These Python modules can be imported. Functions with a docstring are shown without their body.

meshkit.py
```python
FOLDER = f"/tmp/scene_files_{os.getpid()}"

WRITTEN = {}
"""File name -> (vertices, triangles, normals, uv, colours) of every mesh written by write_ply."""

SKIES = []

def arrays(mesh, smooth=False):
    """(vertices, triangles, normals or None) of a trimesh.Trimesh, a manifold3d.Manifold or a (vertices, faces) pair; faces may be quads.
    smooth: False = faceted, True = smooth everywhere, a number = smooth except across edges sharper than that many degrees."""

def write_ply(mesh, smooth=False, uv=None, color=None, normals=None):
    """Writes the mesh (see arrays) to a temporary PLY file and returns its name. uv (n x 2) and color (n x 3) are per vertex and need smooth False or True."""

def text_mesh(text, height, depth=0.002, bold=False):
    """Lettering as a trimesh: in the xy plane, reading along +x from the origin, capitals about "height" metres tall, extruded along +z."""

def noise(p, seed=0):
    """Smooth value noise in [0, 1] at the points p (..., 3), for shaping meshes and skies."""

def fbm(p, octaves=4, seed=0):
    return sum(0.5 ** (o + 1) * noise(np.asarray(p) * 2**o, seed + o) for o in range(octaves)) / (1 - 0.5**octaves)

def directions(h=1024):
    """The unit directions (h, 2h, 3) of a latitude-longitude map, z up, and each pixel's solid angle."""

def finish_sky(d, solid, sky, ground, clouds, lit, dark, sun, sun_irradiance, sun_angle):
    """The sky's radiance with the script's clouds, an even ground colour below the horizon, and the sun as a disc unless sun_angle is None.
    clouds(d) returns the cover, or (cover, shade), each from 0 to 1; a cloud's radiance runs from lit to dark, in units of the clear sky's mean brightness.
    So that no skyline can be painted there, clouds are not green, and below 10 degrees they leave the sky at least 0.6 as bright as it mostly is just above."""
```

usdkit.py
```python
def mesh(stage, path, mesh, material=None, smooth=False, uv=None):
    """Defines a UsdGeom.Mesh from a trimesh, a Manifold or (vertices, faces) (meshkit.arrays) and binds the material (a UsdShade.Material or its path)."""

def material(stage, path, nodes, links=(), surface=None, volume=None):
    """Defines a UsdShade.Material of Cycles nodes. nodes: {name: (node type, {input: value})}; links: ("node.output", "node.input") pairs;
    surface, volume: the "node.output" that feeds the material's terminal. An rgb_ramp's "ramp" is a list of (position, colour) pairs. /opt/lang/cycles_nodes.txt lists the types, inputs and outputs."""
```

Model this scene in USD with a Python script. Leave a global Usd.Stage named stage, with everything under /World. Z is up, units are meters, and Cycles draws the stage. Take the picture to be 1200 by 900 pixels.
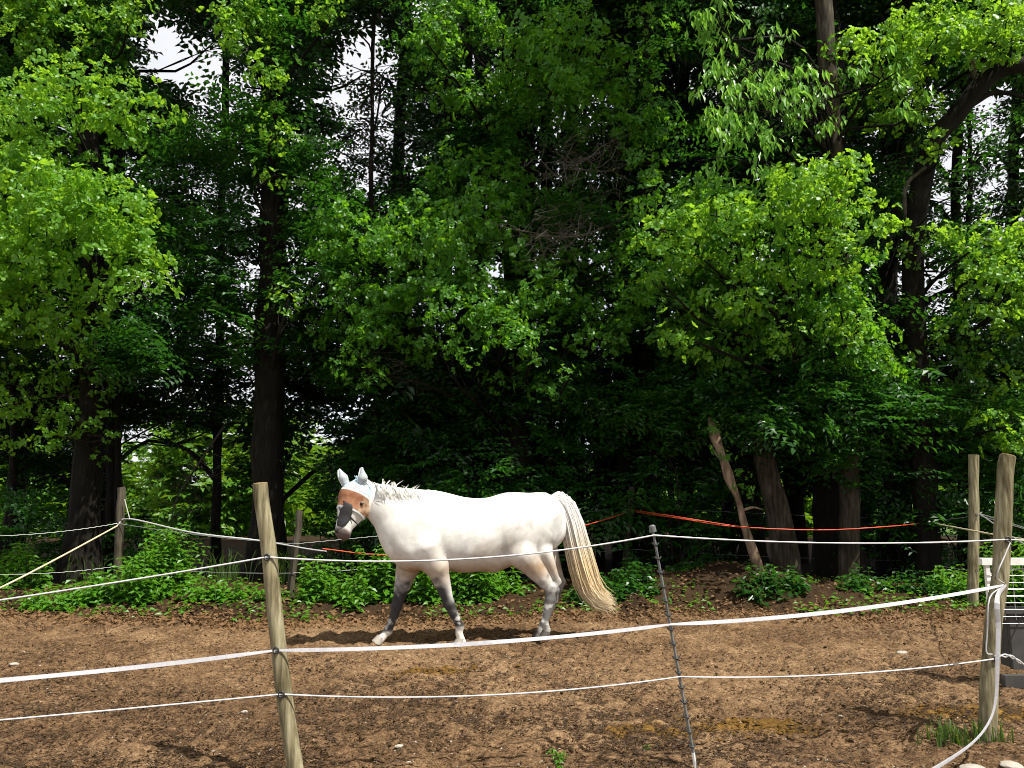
import math, random
import numpy as np, trimesh, usdkit, meshkit
from pxr import Usd, UsdGeom, UsdLux, UsdShade, Gf, Sdf, Vt

stage = Usd.Stage.CreateInMemory()
UsdGeom.SetStageUpAxis(stage, 'Z'); UsdGeom.SetStageMetersPerUnit(stage, 1.0)
UsdGeom.Xform.Define(stage, '/World'); UsdGeom.Scope.Define(stage, '/World/Looks')

# ---------------------------------------------------------------- camera, sky, sun, exposure
EYE, FPX = 1.6, 900.0
PITCH = math.atan(123 / FPX)
EXPOSURE = 0.92
SUN = np.array([0.40, -0.30, 0.86]); SUN /= np.linalg.norm(SUN)
cam = UsdGeom.Camera.Define(stage, '/World/camera')
cam.AddTranslateOp().Set(Gf.Vec3d(0, 0, EYE)); cam.AddRotateXOp().Set(90 + math.degrees(PITCH))
cam.CreateHorizontalApertureAttr(36.0); cam.CreateFocalLengthAttr(27.0); cam.CreateExposureAttr(EXPOSURE)
sun = UsdLux.DistantLight.Define(stage, '/World/sun')
sun.CreateIntensityAttr(1.25); sun.CreateAngleAttr(0.53); sun.CreateColorAttr(Gf.Vec3f(1.0, 0.95, 0.86)); sun.CreateNormalizeAttr(True)
_z = SUN; _x = np.cross([0, 1, 0], _z); _x /= np.linalg.norm(_x); _y = np.cross(_z, _x)
sun.AddTransformOp().Set(Gf.Matrix4d(*_x, 0, *_y, 0, *_z, 0, 0, 0, 0, 1))
M = {}
def mat(name, nodes, links, surface='p.BSDF'):
    M[name] = usdkit.material(stage, '/World/Looks/' + name, nodes, links, surface=surface); return M[name]
mat('sky_air', {
    'sky': ('sky_texture', {'sky_type': 'single_scattering', 'sun_disc': False, 'sun_elevation': float(math.asin(SUN[2])),
                            'sun_rotation': float(math.atan2(SUN[0], SUN[1]))}),
    'tc': ('texture_coordinate', {}),
    'n': ('noise_texture', {'scale': 2.2, 'detail': 6.0, 'roughness': 0.55}),
    'r': ('rgb_ramp', {'ramp': [(0.0, (0.6,) * 3), (0.36, (0.7,) * 3), (0.52, (0.97,) * 3), (1, (1,) * 3)]}),
    'm': ('mix_color', {'b': (5.1, 5.15, 5.35), 'use_clamp': False}),
    'bg': ('background_shader', {'strength': 0.1})},
    [('tc.generated', 'n.vector'), ('n.fac', 'r.fac'), ('r.color', 'm.fac'), ('sky.color', 'm.a'), ('m.result', 'bg.color')], 'bg.background')
dome = UsdLux.DomeLight.Define(stage, '/World/sky')
UsdShade.MaterialBindingAPI.Apply(dome.GetPrim()).Bind(M['sky_air'])
dome.GetPrim().SetCustomDataByKey('kind', 'structure'); dome.GetPrim().SetCustomDataByKey('label', 'bright hazy white summer sky behind the trees')

# ---------------------------------------------------------------- geometry of the view: photograph pixels to places in the world
cp, sp = math.cos(PITCH), math.sin(PITCH)
def ray(px, py):
    x, z = (px - 600) / FPX, (450 - py) / FPX
    return np.array([x, cp - z * sp, sp + z * cp])
def at(px, py, Y):
    d = ray(px, py); return np.array([0, 0, EYE]) + d * (Y / d[1])
def ground(px, py):
    d = ray(px, py); return np.array([0, 0, EYE]) + d * (-EYE / d[2])
def project(P):
    P = np.asarray(P, float); q = P - [0, 0, EYE]
    yc = q[..., 1] * cp + q[..., 2] * sp; zc = -q[..., 1] * sp + q[..., 2] * cp
    return 600 + FPX * q[..., 0] / yc, 450 - FPX * zc / yc

# ---------------------------------------------------------------- prims
used, LOC = {}, {}
def numbered(path):
    n = used.get(path, 0); used[path] = n + 1
    return path if n == 0 else f'{path}_{n:03d}'
def tag(prim, label=None, cat=None, group=None, kind=None):
    for k, v in (('label', label), ('category', cat), ('group', group), ('kind', kind)):
        if v: prim.SetCustomDataByKey(k, v)
    return prim
def thing(name, label, cat, loc, group=None):
    p = numbered('/World/' + name); x = UsdGeom.Xform.Define(stage, p); x.AddTranslateOp().Set(Gf.Vec3d(*map(float, loc)))
    LOC[p] = np.asarray(loc, float); return tag(x.GetPrim(), label, cat, group)
def obj(name, mesh, m, parent=None, smooth=False, color=None, prim_name='tint', **k):
    """One Mesh prim; a part is given in world coordinates and stored about its thing's base."""
    base = str(parent.GetPath()) if parent else '/World'
    p = numbered(base + '/' + name); off = LOC.get(base, np.zeros(3)); LOC[p] = off
    if isinstance(mesh, (tuple, list)): v, f = mesh
    else: v, f = np.array(mesh.vertices), np.array(mesh.faces)
    v = np.asarray(v, float) - off
    o = usdkit.mesh(stage, p, (v, f), M[m], smooth=smooth)
    if color is not None:
        UsdGeom.PrimvarsAPI(o).CreatePrimvar(prim_name, Sdf.ValueTypeNames.Color3fArray, 'vertex').Set(Vt.Vec3fArray.FromNumpy(np.asarray(color, np.float32)))
    return tag(o.GetPrim(), **k)
def join(parts):
    V, F, n = [], [], 0
    for v, f in parts:
        V.append(np.asarray(v, float)); F.append(np.asarray(f, int) + n); n += len(v)
    return np.vstack(V), np.vstack(F)
def unit(a):
    a = np.asarray(a, float); return a / np.maximum(np.linalg.norm(a, axis=-1, keepdims=True), 1e-9)
def tube(P, R, sides=6, cap=True, flat=None, twist=0.0, up=(0, 0, 1)):
    """Swept tube along the points P with radii R; flat=(w,h) makes a band instead."""
    P = np.asarray(P, float); n = len(P); R = np.broadcast_to(np.asarray(R, float), (n,))
    T = unit(np.gradient(P, axis=0)); u = np.array(up, float)
    if abs(T[0] @ u) > 0.9: u = np.array([1.0, 0, 0])
    V = []
    A = np.arange(sides) * 2 * math.pi / sides
    for i in range(n):
        s = unit(np.cross(T[i], u)); b = np.cross(s, T[i]); u = b if flat is None else u
        w, h = (1, 1) if flat is None else flat
        tw = twist * i / max(n - 1, 1); s, b = s * math.cos(tw) + b * math.sin(tw), b * math.cos(tw) - s * math.sin(tw)
        V.append(P[i] + R[i] * (w * np.cos(A)[:, None] * s + h * np.sin(A)[:, None] * b))
    V = np.vstack(V); F = []
    for i in range(n - 1):
        a = i * sides + np.arange(sides); b2 = i * sides + (np.arange(sides) + 1) % sides
        F.append(np.stack([a, b2, b2 + sides], 1)); F.append(np.stack([a, b2 + sides, a + sides], 1))
    F = np.vstack(F)
    if cap:
        k = len(V); V = np.vstack([V, P[:1], P[-1:]])
        a = np.arange(sides); b2 = (a + 1) % sides; o = (n - 1) * sides
        F = np.vstack([F, np.stack([b2, a, np.full(sides, k)], 1), np.stack([o + a, o + b2, np.full(sides, k + 1)], 1)])
    return V, F
def spline(P, n):
    """Catmull-Rom through the rows of P."""
    P = np.asarray(P, float); Q = np.vstack([2 * P[0] - P[1], P, 2 * P[-1] - P[-2]]); out = []
    for t in np.linspace(0, len(P) - 1 - 1e-9, n):
        i = int(t); u = t - i; a, b, c, d = Q[i:i + 4]
        out.append(0.5 * (2 * b + (c - a) * u + (2 * a - 5 * b + 4 * c - d) * u * u + (3 * b - a - 3 * c + d) * u ** 3))
    return np.array(out)
def box(c, s):
    m = trimesh.creation.box(s); m.apply_translation(c); return np.array(m.vertices), np.array(m.faces)

# ---------------------------------------------------------------- materials
def leaf_mat(name, dark, light, trans=0.35, tcol=None, rough=0.42, spec=0.4):
    tcol = tcol or tuple(np.array(light) * [1.25, 1.5, 0.5])
    mat(name, {'g': ('geometry', {}), 'r': ('rgb_ramp', {'ramp': [(0, dark), (0.75, light), (1, tuple(np.array(light) * [1.5, 1.15, 0.9]))]}),
               'n': ('noise_texture', {'scale': 1.3, 'detail': 2.0}), 'mx': ('mix_color', {'blend_type': 'multiply', 'fac': 0.25}),
               'p': ('principled_bsdf', {'roughness': rough, 'specular_ior_level': spec}), 't': ('translucent_bsdf', {'color': tcol}), 'm': ('mix_closure', {'fac': trans})},
        [('g.random_per_island', 'r.fac'), ('g.position', 'n.vector'), ('r.color', 'mx.a'), ('n.color', 'mx.b'), ('r.color', 'p.base_color'), ('p.BSDF', 'm.closure1'), ('t.BSDF', 'm.closure2')], 'm.closure')
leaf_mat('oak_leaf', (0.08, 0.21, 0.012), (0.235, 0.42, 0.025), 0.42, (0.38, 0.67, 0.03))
leaf_mat('half_shade_leaf', (0.045, 0.145, 0.008), (0.15, 0.335, 0.016), 0.40, (0.25, 0.56, 0.02))  # oak foliage in half shade, the shade mixed into the leaf colour
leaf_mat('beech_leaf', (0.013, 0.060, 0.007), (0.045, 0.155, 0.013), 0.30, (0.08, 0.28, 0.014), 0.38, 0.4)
leaf_mat('deep_shade_leaf', (0.007, 0.028, 0.004), (0.024, 0.075, 0.008), 0.20, (0.05, 0.15, 0.008), 0.40, 0.35)  # darker copy of the beech leaf: deep shade of the wood painted in
leaf_mat('cherry_leaf', (0.11, 0.27, 0.03), (0.21, 0.43, 0.06), 0.42, (0.34, 0.66, 0.07), 0.38, 0.45)
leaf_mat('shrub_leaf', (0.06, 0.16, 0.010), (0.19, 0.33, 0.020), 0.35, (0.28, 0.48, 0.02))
leaf_mat('nettle_leaf', (0.06, 0.18, 0.010), (0.18, 0.37, 0.020), 0.35, (0.20, 0.46, 0.02))
leaf_mat('grass_blade', (0.05, 0.09, 0.02), (0.12, 0.20, 0.04), 0.3)
leaf_mat('dry_leaf', (0.16, 0.09, 0.04), (0.46, 0.35, 0.19), 0.15, (0.3, 0.2, 0.1), 0.7, 0.2)
leaf_mat('straw', (0.04, 0.024, 0.013), (0.46, 0.34, 0.20), 0.1, (0.3, 0.2, 0.1), 0.7, 0.2)
leaf_mat('clod', (0.04, 0.024, 0.012), (0.19, 0.115, 0.058), 0.0, None, 0.9, 0.1)
leaf_mat('dung', (0.10, 0.055, 0.012), (0.34, 0.20, 0.05), 0.0, None, 0.9, 0.1)
def bark_mat(name, a, b, c, zscale=0.18, scale=28.0, bump=0.5):
    mat(name, {'tc': ('texture_coordinate', {}), 'mp': ('mapping', {'scale': (1, 1, zscale)}), 'n': ('noise_texture', {'scale': scale, 'detail': 5.0, 'roughness': 0.6}),
               'n2': ('noise_texture', {'scale': 2.5, 'detail': 3.0}), 'r': ('rgb_ramp', {'ramp': [(0.3, a), (0.55, b), (0.75, c)]}),
               'r2': ('rgb_ramp', {'ramp': [(0.34, (0.38, 0.36, 0.28)), (0.48, (0.85, 0.84, 0.80)), (0.62, (1, 1, 1))]}), 'mx': ('mix_color', {'blend_type': 'multiply', 'fac': 0.8}),
               'b': ('bump', {'strength': bump, 'distance': 0.02}), 'p': ('principled_bsdf', {'roughness': 0.85, 'specular_ior_level': 0.15})},
        [('tc.object', 'mp.vector'), ('mp.vector', 'n.vector'), ('tc.object', 'n2.vector'), ('n.fac', 'r.fac'), ('n2.fac', 'r2.fac'), ('r.color', 'mx.a'), ('r2.color', 'mx.b'),
         ('mx.result', 'p.base_color'), ('n.fac', 'b.height'), ('b.normal', 'p.normal')])
bark_mat('bark', (0.004, 0.0034, 0.0024), (0.011, 0.009, 0.007), (0.028, 0.023, 0.017), 0.15, 22, 0.9)
bark_mat('pale_bark', (0.013, 0.010, 0.007), (0.05, 0.041, 0.028), (0.12, 0.098, 0.067), 0.15, 24, 0.8)
bark_mat('dead_wood', (0.05, 0.043, 0.036), (0.12, 0.105, 0.09), (0.20, 0.178, 0.155), 0.3, 30, 0.4)
bark_mat('peeled_wood', (0.07, 0.045, 0.03), (0.22, 0.15, 0.105), (0.40, 0.29, 0.21), 0.2, 18, 0.5)
bark_mat('post_wood', (0.07, 0.055, 0.03), (0.23, 0.205, 0.125), (0.38, 0.35, 0.24), 0.07, 40, 0.35)
bark_mat('grey_post', (0.03, 0.026, 0.019), (0.080, 0.069, 0.050), (0.13, 0.113, 0.084), 0.07, 40, 0.35)
bark_mat('cut_wood', (0.22, 0.13, 0.055), (0.42, 0.29, 0.15), (0.55, 0.42, 0.26), 1.0, 60, 0.3)
def plain(name, col, rough=0.5, metallic=0.0, spec=0.5, var=0.25, scale=30.0, sss=0.0):
    mat(name, {'tc': ('texture_coordinate', {}), 'n': ('noise_texture', {'scale': scale, 'detail': 4.0}),
               'r': ('rgb_ramp', {'ramp': [(0.3, tuple(np.array(col) * (1 - var))), (0.7, col)]}),
               'p': ('principled_bsdf', {'roughness': rough, 'metallic': metallic, 'specular_ior_level': spec})},
        [('tc.object', 'n.vector'), ('n.fac', 'r.fac'), ('r.color', 'p.base_color')])
plain('white_tape', (0.36, 0.36, 0.38), 0.55, var=0.2, scale=60)
plain('white_rope', (0.42, 0.42, 0.43), 0.6, var=0.15, scale=80)
plain('straw_rope', (0.60, 0.53, 0.33), 0.7, var=0.3)
plain('red_cord', (0.62, 0.075, 0.02), 0.55, var=0.4, scale=9)
plain('wire_metal', (0.30, 0.31, 0.30), 0.45, 0.6)
plain('black_plastic', (0.02, 0.02, 0.02), 0.45)
plain('stake_plastic', (0.14, 0.145, 0.14), 0.45, var=0.5, scale=18)
plain('white_paint', (0.74, 0.73, 0.68), 0.5, var=0.25, scale=12)
plain('grey_panel', (0.045, 0.043, 0.039), 0.7, var=0.4, scale=8)
plain('galvanised', (0.50, 0.51, 0.52), 0.4, 0.6)
plain('pale_stone', (0.34, 0.31, 0.26), 0.8, var=0.35, scale=14)
plain('hoof_horn', (0.34, 0.31, 0.26), 0.6, var=0.35, scale=25)
plain('dark_hoof', (0.07, 0.06, 0.05), 0.6, var=0.35, scale=25)
plain('eye_dark', (0.01, 0.008, 0.006), 0.12)
plain('grey_cloth', (0.34, 0.37, 0.385), 0.85, var=0.2, scale=40)
plain('black_mesh', (0.012, 0.012, 0.013), 0.75, var=0.4, scale=120)
plain('pale_trim', (0.70, 0.76, 0.78), 0.8, var=0.12, scale=40)
def tinted(name, rough=0.75, scale=18.0, lo=0.86, bump=0.15, bscale=120.0, spec=0.25):
    mat(name, {'a': ('attribute', {'attribute': 'tint'}), 'tc': ('texture_coordinate', {}), 'n': ('noise_texture', {'scale': scale, 'detail': 4.0}),
               'r': ('rgb_ramp', {'ramp': [(0.3, (lo,) * 3), (0.65, (1, 1, 1))]}), 'mx': ('mix_color', {'blend_type': 'multiply', 'fac': 1.0}),
               'n2': ('noise_texture', {'scale': bscale, 'detail': 3.0}), 'b': ('bump', {'strength': bump, 'distance': 0.01}),
               'p': ('principled_bsdf', {'roughness': rough, 'specular_ior_level': spec})},
        [('tc.object', 'n.vector'), ('n.fac', 'r.fac'), ('a.color', 'mx.a'), ('r.color', 'mx.b'), ('mx.result', 'p.base_color'), ('tc.object', 'n2.vector'), ('n2.fac', 'b.height'), ('b.normal', 'p.normal')])
tinted('coat'); tinted('horse_hair', 0.6, 40, 0.75, 0.0); tinted('mask_cloth', 0.85, 30, 0.88, 0.2, 200)
# trodden earth: soil.r = woodland litter, soil.g = pale dry straw-strewn earth, soil.b = ochre dung
mat('earth', {'a': ('attribute', {'attribute': 'soil'}), 's': ('separate_color', {}), 'g': ('geometry', {}),
    'mp': ('mapping', {'scale': (0.75, 1.0, 1.0)}),
    'n1': ('noise_texture', {'scale': 34.0, 'detail': 7.0, 'roughness': 0.78}), 'n2': ('noise_texture', {'scale': 4.5, 'detail': 5.0, 'roughness': 0.6}),
    'n3': ('noise_texture', {'scale': 140.0, 'detail': 3.0, 'roughness': 0.6}),
    'm1': ('math', {'math_type': 'multiply_add', 'value2': 0.62}), 'm1b': ('math', {'math_type': 'multiply', 'value2': 0.42}), 'm2': ('math', {'math_type': 'multiply_add', 'value2': 0.17}),
    'm3': ('math', {'math_type': 'multiply_add', 'value2': 0.06}),
    'r': ('rgb_ramp', {'ramp': [(0.48, (0.018, 0.011, 0.006)), (0.56, (0.058, 0.033, 0.0165)), (0.64, (0.128, 0.076, 0.038)), (0.73, (0.225, 0.145, 0.078)), (0.84, (0.44, 0.325, 0.20))]}),
    'rl': ('rgb_ramp', {'ramp': [(0.5, (0.012, 0.008, 0.005)), (0.68, (0.036, 0.021, 0.010)), (0.9, (0.085, 0.047, 0.020))]}),
    'ro': ('rgb_ramp', {'ramp': [(0.50, (0.03, 0.018, 0.005)), (0.68, (0.15, 0.08, 0.018)), (0.86, (0.34, 0.20, 0.05))]}),
    'x1': ('mix_color', {}), 'x2': ('mix_color', {}),
    'b': ('bump', {'strength': 0.9, 'distance': 0.02}), 'p': ('principled_bsdf', {'roughness': 0.95, 'specular_ior_level': 0.1})},
    [('a.color', 's.color'), ('g.position', 'mp.vector'), ('mp.vector', 'n1.vector'), ('mp.vector', 'n2.vector'), ('mp.vector', 'n3.vector'),
     ('n3.fac', 'm1b.value1'), ('n1.fac', 'm1.value1'), ('m1b.value', 'm1.value3'), ('n2.fac', 'm2.value1'), ('m1.value', 'm2.value3'), ('s.g', 'm3.value1'), ('m2.value', 'm3.value3'),
     ('m3.value', 'r.fac'), ('m3.value', 'rl.fac'), ('m3.value', 'ro.fac'), ('s.b', 'x1.fac'), ('r.color', 'x1.a'), ('ro.color', 'x1.b'), ('s.r', 'x2.fac'), ('x1.result', 'x2.a'), ('rl.color', 'x2.b'),
     ('x2.result', 'p.base_color'), ('n1.fac', 'b.height'), ('b.normal', 'p.normal')])
mat('meadow', {'g': ('geometry', {}), 'n': ('noise_texture', {'scale': 1.5, 'detail': 6.0}), 'r': ('rgb_ramp', {'ramp': [(0.3, (0.03, 0.06, 0.012)), (0.7, (0.09, 0.14, 0.03))]}), 'p': ('principled_bsdf', {'roughness': 0.9, 'specular_ior_level': 0.1})},
    [('g.position', 'n.vector'), ('n.fac', 'r.fac'), ('r.color', 'p.base_color')])

# ---------------------------------------------------------------- the ground
EDGE = 9.75   # where paddock gives way to woodland
def edge_y(x): return EDGE + 0.25 * np.sin(x * 0.9 + 0.6) + 0.12 * np.sin(x * 2.7) + np.where(np.asarray(x) > 1.8, 0.35, 0.0)
def sstep(a, b, x):
    t = np.clip((x - a) / (b - a), 0, 1); return t * t * (3 - 2 * t)
def n3(x, y, s, seed): return meshkit.noise(np.stack([x * s, y * s, np.zeros_like(x)], -1), seed)
def height(x, y):
    x, y = np.asarray(x, float), np.asarray(y, float)
    h = 0.05 * (n3(x, y, 0.7, 1) - 0.5) + 0.045 * (n3(x, y, 2.6, 2) - 0.5) + 0.035 * (n3(x, y, 7.0, 3) - 0.5)
    bank = sstep(0.1, 1.3, y - edge_y(x)) * (0.12 + 0.26 * np.exp(-((x - 3.3) / 1.5) ** 2))
    return h + bank * (0.8 + 0.5 * n3(x, y, 1.6, 5)) - 0.04 * np.exp(-((y - 3.8) / 0.8) ** 2)
def gz(x, y): return float(height(np.array([x]), np.array([y]))[0])
xs = np.concatenate([np.linspace(-30, -9, 30)[:-1], np.arange(-9, 9, 0.034), np.linspace(9, 30, 31)[1:]])
ys = np.concatenate([np.linspace(-12, 3.3, 26)[:-1], np.arange(3.3, 12.0, 0.034), np.linspace(12, 24, 30)[1:]])
X, Y = np.meshgrid(xs, ys)
fine = (np.abs(X) < 9) & (Y > 3.3) & (Y < 12)
Z = height(X, Y) + np.where(fine, 0.050 * (n3(X, Y, 12.0, 7) - 0.5) + 0.036 * (n3(X, Y, 26.0, 8) - 0.5), 0)
litter = sstep(-0.35, 0.35, Y - edge_y(X) + 0.7 * (n3(X, Y, 2.0, 11) - 0.5))
pale = sstep(0.35, 0.75, 0.6 * n3(X, Y, 0.9, 12) + 0.5 * n3(X, Y, 3.1, 13)) * 0.9
pale = np.maximum(pale, 0.85 * np.exp(-((Y - 7.3) / 0.7) ** 2 - ((X + 0.2) / 3.0) ** 2))
ochre = 0 * X
for (px, py, rx, ry) in ((505, 787, 0.30, 0.22), (880, 850, 0.45, 0.16), (775, 855, 0.4, 0.14), (1130, 840, 0.5, 0.14), (1180, 832, 0.3, 0.14)):
    c = ground(px, py); ochre = np.maximum(ochre, np.exp(-((X - c[0]) / rx) ** 2 - ((Y - c[1]) / ry) ** 2))
ochre = sstep(0.25, 0.6, ochre * (0.5 + n3(X, Y, 6, 15)))
ny, nx = X.shape; I = np.arange(ny * nx).reshape(ny, nx)
F = np.vstack([np.stack([I[:-1, :-1], I[:-1, 1:], I[1:, 1:]], -1).reshape(-1, 3), np.stack([I[:-1, :-1], I[1:, 1:], I[1:, :-1]], -1).reshape(-1, 3)])
obj('paddock_ground', (np.stack([X, Y, Z], -1).reshape(-1, 3), F), 'earth', smooth=True, color=np.stack([litter, pale, ochre], -1).reshape(-1, 3), prim_name='soil', kind='structure')
obj('meadow', (np.array([[-600, -300, -0.35], [600, -300, -0.35], [600, 900, -0.35], [-600, 900, -0.35.real]], float), np.array([[0, 1, 2], [0, 2, 3]])), 'meadow', kind='structure')

# ---------------------------------------------------------------- leaves
rng = np.random.default_rng(7)
def leaf_mesh(P, D, N, L, W, fold=0.18, droop=0.15):
    P, D = np.asarray(P, float), unit(D); S = unit(np.cross(D, N)); N = np.cross(S, D)
    L, W = np.reshape(L, (-1, 1)) * np.ones((len(P), 1)), np.reshape(W, (-1, 1)) * np.ones((len(P), 1))
    mid = P + D * L * 0.45 + N * W * fold
    V = np.stack([P, mid + S * W * 0.5, P + D * L - N * L * droop, mid - S * W * 0.5], 1).reshape(-1, 3)
    b = np.arange(len(P))[:, None] * 4
    return V, np.vstack([b + [0, 2, 1], b + [0, 3, 2]])
def round_leaf(P, D, N, L, W, fold=0.15, droop=0.12):
    P, D = np.asarray(P, float), unit(D); S = unit(np.cross(D, N)); N = np.cross(S, D); L, W = np.reshape(L, (-1, 1)), np.reshape(W, (-1, 1))
    a, b = P + D * L * 0.38 + N * W * fold, P + D * L * 0.76 + N * W * fold * 0.6
    V = np.stack([P, a + S * W * 0.40, b + S * W * 0.5, P + D * L - N * L * droop, b - S * W * 0.5, a - S * W * 0.40], 1).reshape(-1, 3); k = np.arange(len(P))[:, None] * 6
    return V, np.vstack([k + [0, 5, 1], k + [1, 5, 4], k + [1, 4, 2], k + [2, 4, 3]])
def rnd_dirs(n, r=rng): return unit(r.normal(size=(n, 3)))
def spray_rosette(n_ros, per, L, r):
    """Oak-like: rosettes of leaves at the ends of twigs."""
    P, D, N = [], [], []
    c = rnd_dirs(n_ros, r) * (r.random((n_ros, 1)) ** 0.4) * [0.34, 0.34, 0.20]
    for q in c:
        ax = unit(q * [1, 1, 0.6] + [0, 0, 0.14] + r.normal(size=3) * 0.08)
        for j in range(per):
            a = 2 * math.pi * (j + r.random() * 0.6) / per; e = unit(np.cross(ax, [0.3, 0.9, 0.2])); g = np.cross(ax, e)
            d = unit(math.cos(a) * e + math.sin(a) * g + ax * (0.25 + 0.5 * r.random()))
            P.append(q + d * 0.012); D.append(d); N.append(unit(ax + r.normal(size=3) * 0.3))
    n = len(P)
    return round_leaf(P, D, N, L * r.uniform(0.6, 1.2, n), L * 0.60 * r.uniform(0.75, 1.2, n))
def spray_flat(n_tw, per, L, r, spread=0.45):
    """Beech-like: flat sprays with leaves left and right of the twig, in layers."""
    P, D, N = [], [], []
    for k in range(n_tw):
        a = r.uniform(0, 2 * math.pi); o = np.array([r.uniform(-.15, .15), r.uniform(-.15, .15), r.uniform(-0.12, 0.12)])
        t = np.array([math.cos(a), math.sin(a), r.uniform(-0.25, 0.1)]); s = np.array([-math.sin(a), math.cos(a), 0])
        for j in range(per):
            u = (j + r.random()) / per; side = 1 if j % 2 else -1
            P.append(o + t * spread * u); D.append(unit(t * 0.6 + side * s + [0, 0, r.uniform(-0.35, 0.15)])); N.append(unit([r.normal() * 0.25, r.normal() * 0.25, 1]))
    n = len(P)
    return leaf_mesh(P, D, N, L * r.uniform(0.7, 1.25, n), L * 0.58 * r.uniform(0.85, 1.15, n))
_r = np.random.default_rng(3)
OAK = [spray_rosette(14, 6, 0.074, _r) for _ in range(6)]
BEECH = [spray_flat(8, 9, 0.095, _r) for _ in range(6)]
BACK = [spray_flat(7, 8, 0.15, _r, 0.6) for _ in range(6)]
def place(variants, P, scale=1.0, r=rng, tilt=0.5):
    """Copies of the sprays, turned and scaled at random, merged into one leaf mesh."""
    P = np.asarray(P, float).reshape(-1, 3); out = []; pick = r.integers(0, len(variants), len(P))
    for k, (v, f) in enumerate(variants):
        Q = P[pick == k]; n = len(Q)
        if not n: continue
        a = r.uniform(0, 2 * math.pi, n); t = r.normal(size=n) * tilt; s = r.uniform(0.6, 1.35, n) * scale
        ca, sa, ct, st = np.cos(a), np.sin(a), np.cos(t), np.sin(t)
        R = np.zeros((n, 3, 3)); R[:, 0, 0] = ca; R[:, 0, 1] = -sa * ct; R[:, 0, 2] = sa * st; R[:, 1, 0] = sa; R[:, 1, 1] = ca * ct; R[:, 1, 2] = -ca * st; R[:, 2, 1] = st; R[:, 2, 2] = ct
        W = np.einsum('nij,vj->nvi', R * s[:, None, None], v) + Q[:, None]
        out.append((W.reshape(-1, 3), (f[None] + (np.arange(n) * len(v))[:, None, None]).reshape(-1, 3)))
    return join(out)
# openings in the wood where the sky shows: pixel ellipses of the photograph, tried against the clumps of the trees at the back
GAPS = [(190, 45, 42, 52), (228, 78, 48, 36), (425, 95, 56, 58), (445, 165, 56, 66), (420, 40, 30, 36), (1160, 135, 60, 48), (1135, 215, 70, 50), (1088, 340, 34, 50), (1185, 240, 36, 30),
        (560, 70, 30, 22), (450, 225, 30, 40), (75, 350, 18, 14), (905, 455, 22, 12), (740, 45, 22, 16)]
LOWGAPS = [(215, 560, 48, 62), (260, 545, 30, 60), (370, 545, 34, 60), (20, 560, 40, 50), (790, 590, 36, 40), (590, 640, 30, 20), (1000, 590, 12, 40), (620, 560, 22, 20), (1120, 610, 25, 25)]
def in_gaps(P, gaps, grow=1.0):
    x, y = project(P); hit = np.zeros(len(P), bool)
    for (cx, cy, rx, ry) in gaps: hit |= ((x - cx) / (rx * grow)) ** 2 + ((y - cy) / (ry * grow)) ** 2 < 1
    return hit
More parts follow.
